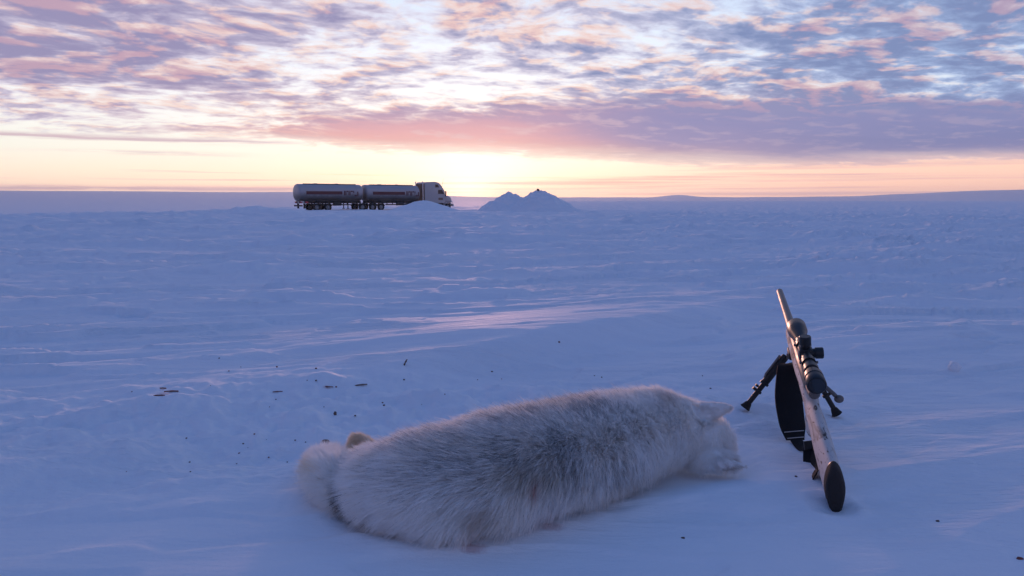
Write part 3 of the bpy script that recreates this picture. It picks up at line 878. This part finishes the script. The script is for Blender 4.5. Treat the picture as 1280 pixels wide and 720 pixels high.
    # sling: wide pad hanging off the forend, webbing back to the butt
    # sling: wide pad hanging off the forend, then webbing back to the butt
    def ribbon(pts, widths, across, thick, name, m_, par, sub=5):
        PT = []; WD = []
        n = len(pts)
        for i in range(n - 1):
            p0, p1, p2, p3 = pts[max(i - 1, 0)], pts[i], pts[i + 1], pts[min(i + 2, n - 1)]
            for k in range(sub):
                q = k / sub
                PT.append(0.5 * ((2 * p1) + (p2 - p0) * q + (2 * p0 - 5 * p1 + 4 * p2 - p3) * q * q + (3 * p1 - p0 - 3 * p2 + p3) * q ** 3))
                WD.append((widths[i] + (widths[i + 1] - widths[i]) * (q * q * (3 - 2 * q)), across[i].lerp(across[i + 1], q).normalized()))
        PT.append(pts[-1]); WD.append((widths[-1], across[-1].normalized()))
        V = []; F = []
        for i, p in enumerate(PT):
            t = (PT[min(i + 1, len(PT) - 1)] - PT[max(i - 1, 0)]).normalized()
            a = WD[i][1]; a = (a - t * a.dot(t)).normalized(); nn = t.cross(a); h = WD[i][0] / 2
            for (sx, sz) in ((-1, -1), (-.5, -1), (0, -1), (.5, -1), (1, -1), (1, 1), (.5, 1), (0, 1), (-.5, 1), (-1, 1)):
                V.append(p + a * (sx * h) + nn * (sz * thick / 2 * (1 if abs(sx) < 1 else .55)))
        c = 10
        for i in range(len(PT) - 1):
            for k in range(c): F.append((i * c + k, i * c + (k + 1) % c, (i + 1) * c + (k + 1) % c, (i + 1) * c + k))
        F += [tuple(range(c)), tuple((len(PT) - 1) * c + k for k in range(c))]
        return MB().raw([W(p) for p in V], F).build(name, m_, par), PT, WD
    Q = lambda x, y, z: Mx @ Vector((x, y, z))
    up_w = Vector((0, 0, 1)); acr = Vector((1, 0.25, 0)).normalized()
    MB().tube([(.660, 0, -.045), (.660, 0, -.060), (.652, 0, -.066)], .0035, 8).build('front_swivel', M_STEEL, root)
    MB().tube([(.085, 0, -.128), (.085, 0, -.142), (.092, 0, -.147)], .0035, 8).build('rear_swivel', M_STEEL, root)
    pa = [Q(.655, 0.004, -.066), at_depth(985, 462, 1.985), at_depth(986, 500, 1.915), at_depth(990, 530, 1.86)]
    gl = on_ground(994, 553); gl.z += .006
    pa.append(gl)
    sl, PT, WD = ribbon(pa, [.030, .056, .074, .070, .050], [acr] * 5, .006, 'sling_pad', M_SLING, root)
    st = MB()
    for k in (-2, -4):
        p, w = PT[k], WD[k]
        t = (PT[k] - PT[k - 1]).normalized(); nn = t.cross(w[1]); nn = nn if nn.y < 0 else -nn
        st.tube([W(p + w[1] * (w[0] * .44 * q) + nn * .0035) for q in (-1, -.3, .3, 1)], .0012, 6)
    st.build('stitching', M_STITCH, sl)
    g2 = on_ground(1003, 563); g2.z += .008
    g3 = on_ground(1014, 574); g3.z += .024
    pb = [gl + Vector((0, -.004, .002)), g2, g3, Q(.13, .012, -.140), Q(.092, .003, -.147)]
    tw = [acr, Vector((.9, .5, .3)), Vector((.45, .1, .9)), Vector((.2, .1, 1)), Vector((.3, .2, 1))]
    ribbon(pb, [.030, .028, .030, .030, .026], tw, .003, 'sling_strap', M_SLING, root)
    g4 = on_ground(1010, 592); g4.z += .004
    pc = [g3 + Vector((-.004, 0, .004)), at_depth(1013, 586, 1.655), on_ground(1019, 600) + Vector((0, 0, .010))]
    ribbon(pc, [.030, .030, .022], [Vector((.7, .1, .6)), Vector((.9, .1, .4)), Vector((.5, .2, .8))], .003, 'sling_tail', M_SLING, root)
    MB().raw([W(p) for p in [g3 + Vector(q) for q in ((-.018, -.006, .000), (.012, -.006, .004), (.012, .002, .022), (-.018, .002, .018), (-.018, -.002, -.002), (.012, -.002, .002), (.012, .006, .020), (-.018, .006, .016))]],
             [(0, 1, 2, 3), (4, 5, 6, 7), (0, 1, 5, 4), (1, 2, 6, 5), (2, 3, 7, 6), (3, 0, 4, 7)]).build('sling_buckle', M_SCOPE, root)


build_rifle()


# ------------------------------------------------------------------ arctic fox lying on its side, back to the camera
def build_fox():
    rng = np.random.default_rng(12)
    FUR = 0.026
    away = Vector((-0.30, 0.95, 0)).normalized()
    nodes = []          # (centre, a, b, kind, flow, fur length)
    body = [(474, 657, .094, .062), (520, 673, .124, .084), (570, 682, .146, .098), (620, 680, .152, .105), (670, 668, .150, .106),
            (720, 648, .146, .106), (770, 627, .137, .104), (815, 613, .126, .103), (848, 606, .118, .104), (875, 600, .102, .091)]
    C = []
    for (px, py, a, b) in body:
        e = on_ground(px, py); c = e + away * (a * 0.84); c.z = gz(c.x, c.y) + b * 0.93
        C.append((c, a - FUR, b - FUR))
    bm = bmesh.new()

    def ell(c, a, b, rot=0.0, seg=20):
        r = bmesh.ops.create_uvsphere(bm, u_segments=seg, v_segments=seg // 2 + 2, radius=1.0)
        for p in r['verts']: p.co = Vector((p.co.x * a, p.co.y * a, p.co.z * b)) + c
    chains = []

    def chain(pts, kind, length, sub=4):
        """pts: (centre, a, b); fur runs from first to last"""
        n = len(pts); acc = []
        for i in range(n - 1):
            for k in range(sub):
                q = k / sub
                acc.append((pts[i][0].lerp(pts[i + 1][0], q), pts[i][1] + (pts[i + 1][1] - pts[i][1]) * q, pts[i][2] + (pts[i + 1][2] - pts[i][2]) * q))
        acc.append(pts[-1])
        for i, (c, a, b) in enumerate(acc):
            ell(c, a, b)
            t = (acc[min(i + 1, len(acc) - 1)][0] - acc[max(i - 1, 0)][0]).normalized()
            chains.append((c, a, b, kind, t, length, i / (len(acc) - 1)))
    chain(list(reversed(C)), 0, .041)                                   # head end to rump
    for (i, fx, fz, a, b) in ((2, .056, -.022, .066, .045), (6, .045, -.006, .062, .056), (5, .05, .0, .05, .05)):
        ell(C[i][0] - away * fx + Vector((0, 0, fz)), a, b)
    # back of the skull, towards the ears
    hc = C[-1][0]
    chain([(at_depth(894, 550, 1.67), .040, .046), (at_depth(880, 550, 1.67), .050, .052), (hc, .06, .05)], 1, .020)
    chain([(at_depth(906, 577, 1.61), .020, .018), (at_depth(894, 575, 1.62), .030, .026), (at_depth(880, 572, 1.64), .040, .034)], 1, .020)
    # tail laid out behind the rump
    tl = [(444, 646, .042, .040), (426, 634, .050, .046), (415, 621, .058, .050), (410, 607, .056, .046), (408, 596, .044, .038)]
    T = []
    for (px, py, a, b) in tl:
        e = on_ground(px, py); e.z += b * .85; T.append((e, a - .020, b - .020))
    chain([(C[0][0], .05, .045)] + T, 2, .036)
    # one hind leg sticks up behind the rump
    chain([(C[1][0] + Vector((-.05, .08, 0)), .03, .03), (at_depth(478, 566, 1.54), .014, .014), (at_depth(468, 557, 1.56), .009, .009), (at_depth(455, 549, 1.57), .008, .008), (at_depth(446, 547, 1.57), .009, .008), (at_depth(441, 556, 1.56), .008, .008), (at_depth(440, 566, 1.555), .009, .009)], 3, .016)
    chain([(C[1][0] + Vector((-.05, .05, 0)), .03, .03), (at_depth(462, 572, 1.52), .014, .014), (at_depth(456, 563, 1.54), .010, .010), (at_depth(451, 566, 1.54), .009, .009)], 3, .014)
    # ears: flattened cones with a hollow
    ears = []

    def ear(root, tip, wide, face):
        ax = (tip - root); ln = ax.length; ax.normalize()
        face = (face - ax * face.dot(ax)).normalized(); w = ax.cross(face)
        rings = []
        for k in range(9):
            q = k / 8; hw = wide * (1 - q ** 1.7) ** 0.75 + .0035; th = .0085 * (1 - q) + .004
            ring = []
            for j in range(12):
                a = 2 * math.pi * j / 12
                bend = -0.35 * hw * (math.cos(a) ** 2) * (1 - q)
                ring.append(bm.verts.new(root + ax * (ln * q) + w * (hw * math.cos(a)) + face * (th * math.sin(a) - bend)))
            rings.append(ring)
        for k in range(8):
            for j in range(12): bm.faces.new((rings[k][j], rings[k][(j + 1) % 12], rings[k + 1][(j + 1) % 12], rings[k + 1][j]))
        bm.faces.new(rings[0]); bm.faces.new(rings[-1])
        for k in range(6):
            q = k / 5; chains.append((root + ax * (ln * q), wide * (1 - q) + .006, .010, 4, ax, .009, q))
        ears.append((root, tip))
    ear(at_depth(876, 516, 1.67), at_depth(914, 509, 1.655), .020, Vector((0.05, -1, .35)))
    chain([(at_depth(890, 577, 1.615), .026, .022), (at_depth(904, 579, 1.605), .019, .016), (at_depth(917, 581, 1.595), .011, .010), (at_depth(922, 582, 1.592), .008, .007)], 1, .012)
    chain([(at_depth(906, 579, 1.60), .016, .013), (at_depth(918, 581, 1.592), .011, .009), (at_depth(931, 583, 1.585), .004, .004)], 4, .007)
    bmesh.ops.recalc_face_normals(bm, faces=bm.faces)
    me = bpy.data.meshes.new('fox_tmp'); bm.to_mesh(me); bm.free()
    tmp = bpy.data.objects.new('fox_tmp', me); col.objects.link(tmp)
    rm = tmp.modifiers.new('r', 'REMESH'); rm.mode = 'VOXEL'; rm.voxel_size = 0.0042
    sm = tmp.modifiers.new('s', 'SMOOTH'); sm.factor = 0.5; sm.iterations = 4
    dg = bpy.context.evaluated_depsgraph_get()
    bme = bpy.data.meshes.new_from_object(tmp.evaluated_get(dg))
    bpy.data.objects.remove(tmp)
    bme.name = 'fox_body'
    bme.polygons.foreach_set('use_smooth', [True] * len(bme.polygons))
    bme.materials.clear()
    root = empty('arctic_fox', (C[4][0].x, C[4][0].y, gz(C[4][0].x, C[4][0].y)))
    tag(root, 'white furred arctic fox with grey saddle lying dead on the snow', 'fox')
    off = root.location.copy()
    n = len(bme.vertices); co = np.empty(n * 3); bme.vertices.foreach_get('co', co); co = co.reshape(-1, 3)
    bme.vertices.foreach_set('co', (co - np.array(off)).ravel())
    bme.materials.append(mat('fox_skin_underfur', (0.86, 0.85, 0.83), 0.9, 0, 0.1, 0.2, 30))
    link(bpy.data.objects.new('body', bme), root)

    # ---------------- fur: real strands
    bme.calc_loop_triangles()
    nt = len(bme.loop_triangles)
    tri = np.empty(nt * 3, np.int64); bme.loop_triangles.foreach_get('vertices', tri); tri = tri.reshape(-1, 3)
    A, B_, C_ = co[tri[:, 0]], co[tri[:, 1]], co[tri[:, 2]]
    cr = np.cross(B_ - A, C_ - A); area = np.linalg.norm(cr, axis=1) / 2
    NS = 230000
    cent = (A + B_ + C_) / 3; wt_ = area.copy()
    for c in chains:
        if c[3] >= 3: wt_ = np.where(np.linalg.norm(cent - np.array(c[0]), axis=1) < c[1] + 0.012, np.maximum(wt_, area * 4.0), wt_)
    pick = rng.choice(nt, NS, p=wt_ / wt_.sum())
    r1, r2 = np.sqrt(rng.random(NS)), rng.random(NS)
    P = A[pick] * (1 - r1)[:, None] + B_[pick] * (r1 * (1 - r2))[:, None] + C_[pick] * (r1 * r2)[:, None]
    vn = np.empty(n * 3); bme.vertices.foreach_get('normal', vn); vn = vn.reshape(-1, 3)
    Nn = vn[tri[pick, 0]] * (1 - r1)[:, None] + vn[tri[pick, 1]] * (r1 * (1 - r2))[:, None] + vn[tri[pick, 2]] * (r1 * r2)[:, None]
    Nn /= np.linalg.norm(Nn, axis=1)[:, None] + 1e-9
    gzv = ground_z(P[:, 0], P[:, 1])
    keep = (P[:, 2] > gzv - 0.004) & ~((Nn[:, 2] < -0.75))
    P, Nn = P[keep], Nn[keep]; NS = len(P)
    cc = np.array([list(c[0]) for c in chains]); ca = np.array([[c[1], c[1], c[2]] for c in chains])
    best = np.full(NS, 1e9); idx = np.zeros(NS, int)
    for k in range(len(chains)):
        d = np.linalg.norm((P - cc[k]) / (ca[k] + 0.004), axis=1)
        if chains[k][3] == 4: d = d * 0.8
        m = d < best; best[m] = d[m]; idx[m] = k
    flow = np.array([list(c[4]) for c in chains])
    kind = np.array([c[3] for c in chains])[idx]
    length = np.array([c[5] for c in chains])[idx]
    param = np.array([c[6] for c in chains])[idx]
    # smooth the flow direction over neighbouring chain nodes
    F = np.zeros((NS, 3)); wsum = np.zeros(NS)
    for k in range(len(chains)):
        same = (chains[k][3] == kind)
        w = np.exp(-(np.linalg.norm(P - cc[k], axis=1) / 0.05) ** 2) * same + 1e-9 * (idx == k)
        F += flow[k] * w[:, None]; wsum += w
    F /= wsum[:, None] + 1e-12
    # body fur also falls away from the spine line, parted along the back
    def n3(s, seed): return noise2(P[:, 0] / s + P[:, 2] / s * 0.7, P[:, 1] / s - P[:, 2] / s * 0.6, seed)
    down = np.array([0, 0, -1.0])
    tang = F + down * 0.30
    tang[:, 0] += 0.55 * n3(.055, 3); tang[:, 1] += 0.35 * n3(.055, 9); tang[:, 2] += 0.55 * n3(.050, 14)
    clx, cly, clz = n3(.011, 21), n3(.011, 22), n3(.011, 23)
    tang += 0.60 * np.stack([clx, cly, clz], -1)
    tang -= Nn * np.sum(tang * Nn, 1)[:, None]
    tang /= np.linalg.norm(tang, axis=1)[:, None] + 1e-9
    lift = np.where(kind == 0, 0.85, np.where(kind == 2, 0.85, np.where(kind == 1, 0.55, 0.30)))
    lay = np.where(kind == 0, 0.58, np.where(kind == 2, 0.55, 0.85))
    jit = rng.normal(0, 0.20, (NS, 3))
    D = Nn * lift[:, None] + tang * lay[:, None] + jit
    D /= np.linalg.norm(D, axis=1)[:, None]
    # length fades from the neck to the short fur of the head
    px_x = P[:, 0]
    headf = np.clip((px_x - 0.26) / 0.14, 0, 1) * (kind == 0)
    length = length * (1 - 0.50 * headf) * rng.uniform(0.6, 1.15, NS) * (1 + 0.45 * clx)
    guard = rng.random(NS) < 0.10
    length = np.where(guard & (kind == 0), length * 1.25, length)
    S5 = np.array([0, .3, .62, 1.0])
    pts = np.empty((NS, 4, 3))
    for i, s in enumerate(S5):
        bendv = tang * (0.30 * s * s)[..., None] if False else tang * (0.28 * s * s) + down * (0.12 * s * s)
        pts[:, i] = P - Nn * 0.002 + (D * s + bendv) * length[:, None]
    # tufts: neighbouring strands lean together towards the tip of the strand they gather round
    from mathutils.kdtree import KDTree
    NC = 22000
    cid = rng.choice(NS, NC, replace=False)
    kd = KDTree(NC)
    for i, k in enumerate(cid): kd.insert(P[k], i)
    kd.balance()
    own = np.fromiter((kd.find(q)[1] for q in P.tolist()), int, NS)
    lead = cid[own]
    pull = rng.uniform(0.05, 0.45, NC)[own] * (kind != 4) * (kind != 1) + 0.05
    same = np.linalg.norm(P - P[lead], axis=1) < 0.02
    for i, s in enumerate(S5):
        w = (pull * same * s ** 1.3)[:, None]
        tgt = pts[lead, i] + (P - P[lead]) * 0.25
        pts[:, i] = pts[:, i] * (1 - w) + tgt * w
    # ---------------- colour of each strand (where the marks sit was read off the photograph)
    tip = pts[:, 2]
    dy, dzv = tip[:, 1], tip[:, 2] - CAM_H
    dep = dy * math.cos(PITCH) - dzv * math.sin(PITCH); hgt = dy * math.sin(PITCH) + dzv * math.cos(PITCH)
    ix, iy = 640 + FPX * tip[:, 0] / dep, 360 - FPX * hgt / dep
    vw = P - np.array([0, 0, CAM_H]); vw /= np.linalg.norm(vw, axis=1)[:, None]
    front = np.clip(0.55 - np.sum(vw * Nn, 1) * 2.5, 0, 1)                      # 1 on the side turned to the viewer
    nz = n3(.05, 41) * 0.9 + n3(.022, 43) * 0.7
    wx, wy = ix + 22 * n3(.07, 61), iy + 14 * n3(.06, 63)
    grey = np.zeros(NS)
    for (cx, cy_, sx, sy, am) in ((590, 558, 110, 52, .50), (705, 560, 90, 58, .48), (515, 565, 42, 40, .34), (690, 496, 62, 17, .85), (735, 494, 30, 16, .7), (600, 509, 70, 16, .50),
                                  (755, 598, 50, 18, .55), (620, 578, 70, 12, .22), (640, 540, 70, 9, -.16), (560, 545, 60, 9, .14), (500, 600, 30, 20, .2)):
        grey += am * np.exp(-((wx - cx) / sx) ** 2 - ((wy - cy_) / sy) ** 2)
    grey = np.clip(grey * (0.52 + 0.6 * nz), 0, 0.7) * (kind == 0)
    rnd = rng.random(NS)
    dark = rnd < grey
    white = np.array([0.965, 0.96, 0.955]); cream = np.array([0.93, 0.87, 0.79]); g1 = np.array([0.33, 0.33, 0.335]); g2 = np.array([0.72, 0.72, 0.73])
    colr = white + (cream - white) * np.clip(rng.normal(0.25, 0.25, NS) + 0.5 * n3(.06, 51), 0, 1)[:, None]
    gd = g1 + (g2 - g1) * rng.random(NS)[:, None]
    colr = np.where(dark[:, None], gd, colr)
    tan = np.array([0.88, 0.70, 0.47]); brown = np.array([0.36, 0.28, 0.23]); red = np.array([0.48, 0.09, 0.06])
    colr = np.where((kind == 3)[:, None], colr * 0.35 + tan * 0.65, colr)
    colr = np.where((kind == 4)[:, None], colr * 0.85 + brown * 0.15, colr)
    def mark(cx, cy_, sx, sy, amt, tint, rag=0.6):
        nonlocal colr
        k = np.exp(-((ix - cx) / sx) ** 2 - ((iy - cy_) / sy) ** 2) * amt * front * np.clip(1 - rag + 2 * rag * rnd + rag * nz, 0, 1.6)
        k = k.clip(0, .95)[:, None]; colr = colr * (1 - k) + tint * k
    mark(915, 583, 18, 10, .45, brown); mark(845, 598, 22, 9, .35, brown); mark(655, 600, 60, 16, .22, np.array([.40, .31, .20]))
    mark(835, 497, 14, 10, .30, np.array([.60, .42, .32])); mark(381, 580, 10, 14, .45, tan); mark(600, 650, 22, 12, .30, np.array([.45, .33, .22]))
    mark(598, 682, 22, 7, .75, red); mark(622, 679, 16, 5, .6, red); mark(690, 653, 12, 8, .75, red); mark(669, 613, 4, 8, .6, red)
    crease_shade = np.array([.035, .026, .023])  # shade between tail and rump, painted into the strand colour
    for (cx, cy_, am) in ((419, 612, .45), (422, 622, .9), (426, 632, 1.1), (432, 643, 1.0), (441, 651, .8), (455, 658, .6), (466, 661, .45)):
        mark(cx, cy_, 3.2, 6.0, am, crease_shade, 0.5)
    cv = bpy.data.hair_curves.new('fur')
    cv.add_curves([4] * NS)
    cv.position_data.foreach_set('vector', (pts - np.array(off)).astype(np.float32).ravel())
    ra = cv.attributes.new('radius', 'FLOAT', 'POINT')
    rad = np.tile(np.array([0.00028, 0.00028, 0.00022, 0.00006]), (NS, 1)) * rng.uniform(0.75, 1.3, (NS, 1))
    ra.data.foreach_set('value', rad.astype(np.float32).ravel())
    at = cv.attributes.new('tint', 'FLOAT_COLOR', 'CURVE')
    at.data.foreach_set('color', np.concatenate([colr, np.ones((NS, 1))], 1).astype(np.float32).ravel())
    m = bpy.data.materials.new('fox_fur'); m.use_nodes = True
    t = m.node_tree; t.nodes.clear(); N = NT(t)
    a = t.nodes.new('ShaderNodeAttribute'); a.attribute_name = 'tint'
    hi = t.nodes.new('ShaderNodeHairInfo')
    c = N.mix(N.lin(hi.outputs['Intercept'], 0.0, 0.55, 0.04, 0.0), a.outputs['Color'], (0.35, 0.34, 0.34))
    df = t.nodes.new('ShaderNodeBsdfDiffuse'); tr = t.nodes.new('ShaderNodeBsdfTranslucent'); mx = t.nodes.new('ShaderNodeMixShader')
    t.links.new(c, df.inputs[0]); t.links.new(c, tr.inputs[0]); mx.inputs[0].default_value = 0.46
    t.links.new(df.outputs[0], mx.inputs[1]); t.links.new(tr.outputs[0], mx.inputs[2])
    o = t.nodes.new('ShaderNodeOutputMaterial'); t.links.new(mx.outputs[0], o.inputs[0])
    cv.materials.append(m)
    link(bpy.data.objects.new('fur', cv), root)


build_fox()


# ------------------------------------------------------------------ crumbs, chips and lumps on the snow
M_CHIP = mat('dark_bark', (0.14, 0.095, 0.08), 0.85, 0, 0.3, 0.4, 90, 0.5)
M_RUST = mat('red_brown_scrap', (0.22, 0.075, 0.06), 0.8, 0, 0.3, 0.35, 90, 0.4)
M_STONE = mat('dark_stone', (0.07, 0.06, 0.06), 0.9, 0, 0.3, 0.3, 3)
M_LUMP = SNOW


def lump(name, c, sx, sy, sz, m, seed, rot=0.0, parent=None, sub=2):
    bm = bmesh.new(); bmesh.ops.create_icosphere(bm, subdivisions=sub, radius=1.0)
    A = np.array([p.co[:] for p in bm.verts])
    k = 1 + 0.45 * noise2(A[:, 0] * 1.4 + seed, A[:, 1] * 1.4 + A[:, 2], seed) + 0.25 * noise2(A[:, 0] * 3 + A[:, 2] * 2, A[:, 1] * 3, seed + 5)
    for p, q in zip(bm.verts, k): p.co = Vector((p.co.x * sx, p.co.y * sy, p.co.z * sz)) * float(q)
    mb = MB(); mb._bm(bm)
    o = mb.build(name, m, parent, True, 50)
    o.location = c; o.rotation_euler = (0, 0, rot)
    return o


def chip(px, py, ln, wd, m, label, rot, name='bark_chip', stand=0.0, cat='bark chip'):
    """a flat split chip lying on (or stuck in) the snow"""
    c = on_ground(px, py); n = 7
    V = []; F = []
    for i in range(n):
        q = i / (n - 1); w = wd * (0.35 + 0.65 * math.sin(math.pi * (0.12 + 0.76 * q))) * (1 + 0.55 * math.sin(i * 2.3 + px))
        bz = 0.03 * ln * math.sin(math.pi * q)
        for (yy, zz) in ((-w, 0), (-w * .5, wd * .55), (w * .6, wd * .5), (w, 0), (0, -wd * .3)): V.append(((q - .5) * ln, yy, zz + bz))
    for i in range(n - 1):
        for k in range(5): F.append((i * 5 + k, i * 5 + (k + 1) % 5, (i + 1) * 5 + (k + 1) % 5, (i + 1) * 5 + k))
    F += [(0, 1, 2, 3, 4), tuple((n - 1) * 5 + k for k in range(5))]
    o = mesh_obj(name, V, F, m, None, True, 40)
    o.location = c + Vector((0, 0, wd * .3 + math.sin(stand) * ln * .35)); o.rotation_euler = (0, -stand, rot)
    return tag(o, label, cat)


chip(451, 482, .040, .0040, M_CHIP, 'longest dark chip, slightly tilted, on the snow behind the fox rump', R(28))
chip(409, 484, .036, .0030, M_RUST, 'thin reddish sliver just left of the longest dark chip', R(-6), 'scrap_sliver', cat='sliver')
chip(507, 457, .026, .0045, M_CHIP, 'small dark chip standing upright at the edge of the pink drift', R(30), stand=R(60))
chip(347, 490, .028, .0025, M_RUST, 'tiny reddish sliver left of the two longer chips', R(12), 'scrap_sliver', cat='sliver')
chip(214, 490, .038, .0040, M_RUST, 'largest red scrap of the cluster at the far left', R(10), 'red_scrap', cat='scrap')
chip(204, 486, .020, .0038, M_RUST, 'small red scrap at the back of the far left cluster', R(-10), 'red_scrap', cat='scrap')
chip(199, 495, .030, .0035, M_RUST, 'faint red scrap at the front of the far left cluster', R(5), 'red_scrap', cat='scrap')
c = on_ground(407, 554)
tag(lump('brown_clod', c + Vector((0, 0, .003)), .011, .009, .0065, M_CHIP, 3), 'crumbly brown clod on the snow beside the fox tail', 'clod')
c = on_ground(419, 518)
tag(lump('brown_clod', c + Vector((0, 0, .003)), .0045, .0045, .006, M_CHIP, 8), 'small upright brown clod between the tail and the long chip', 'clod')
c = on_ground(854, 673)
tag(lump('dark_crumb', c + Vector((0, 0, .001)), .0036, .0030, .002, M_CHIP, 9), 'lone dark crumb in front of the fox shoulder', 'crumb')
c = on_ground(1172, 652)
tag(lump('dark_crumb', c + Vector((0, 0, .001)), .0036, .0030, .002, M_CHIP, 10), 'lone dark crumb right of the rifle butt', 'crumb')
c = on_ground(995, 596)
tag(lump('dark_crumb', c + Vector((0, 0, .001)), .0030, .0030, .002, M_CHIP, 11), 'lone dark crumb just left of the rifle sling', 'crumb')
c = on_ground(1275, 699)
tag(lump('red_scrap', c + Vector((0, 0, .001)), .0065, .0030, .003, M_RUST, 14), 'red scrap at the lower right edge of the picture', 'scrap')
c = on_ground(1192, 462)
tag(lump('snow_lump', c + Vector((0, 0, .008)), .020, .018, .022, M_LUMP, 19), 'lone white snow lump right of the rifle scope', 'snow lump')

spots = [(286, 464), (274, 448), (301, 459), (346, 459), (395, 476), (384, 476), (337, 509), (405, 509), (444, 520), (318, 543), (333, 550),
         (304, 555), (299, 567), (237, 578), (233, 548), (225, 529), (369, 551), (382, 553), (478, 504), (505, 475), (359, 578), (336, 572),
         (597, 475), (615, 465), (627, 474), (743, 470), (752, 472), (699, 428), (165, 490), (238, 590), (158, 590), (296, 580), (480, 507), (527, 506), (888, 486), (878, 470), (556, 493), (310, 560), (345, 500), (420, 484), (263, 482), (395, 461)]
g = 'dark crumbs strewn on the trampled snow'
for i, (px, py) in enumerate(spots):
    c = on_ground(px, py); s = (.0014 + .0017 * random.random()) * (c.y / 2.0)
    o = lump('dark_crumb', c + Vector((0, 0, s * .4)), s * 1.25, s, s * .8, M_RUST if i % 3 == 0 else M_CHIP, 30 + i, random.uniform(0, 6), None, 1)
    tag(o, 'pea-sized dark crumb strewn on the trampled snow behind the fox', 'crumb', g)

# stones on the taller snow pile
pm = PILE2.data; top = max((v.co for v in pm.vertices), key=lambda q: q.z)
tag(lump('dark_stone', PILE2.location + top + Vector((0.2, 0, .03)), .16, .15, .13, M_STONE, 51), 'dark stone sitting on the peak of the taller snow pile', 'stone')


# ------------------------------------------------------------------ cold haze over the plain
def build_haze():
    m = bpy.data.materials.new('ice_haze'); m.use_nodes = True
    t = m.node_tree; t.nodes.clear()
    v = t.nodes.new('ShaderNodeVolumePrincipled')
    v.inputs['Color'].default_value = (0.78, 0.90, 1.0, 1); v.inputs['Density'].default_value = 1.7e-4
    v.inputs['Anisotropy'].default_value = 0.5
    o = t.nodes.new('ShaderNodeOutputMaterial'); t.links.new(v.outputs[0], o.inputs['Volume'])
    b = MB().box(-4500, 4500, -4500, 4500, -16, 52).build('haze', m, None, False)
    tag(b, kind='stuff')


build_haze()
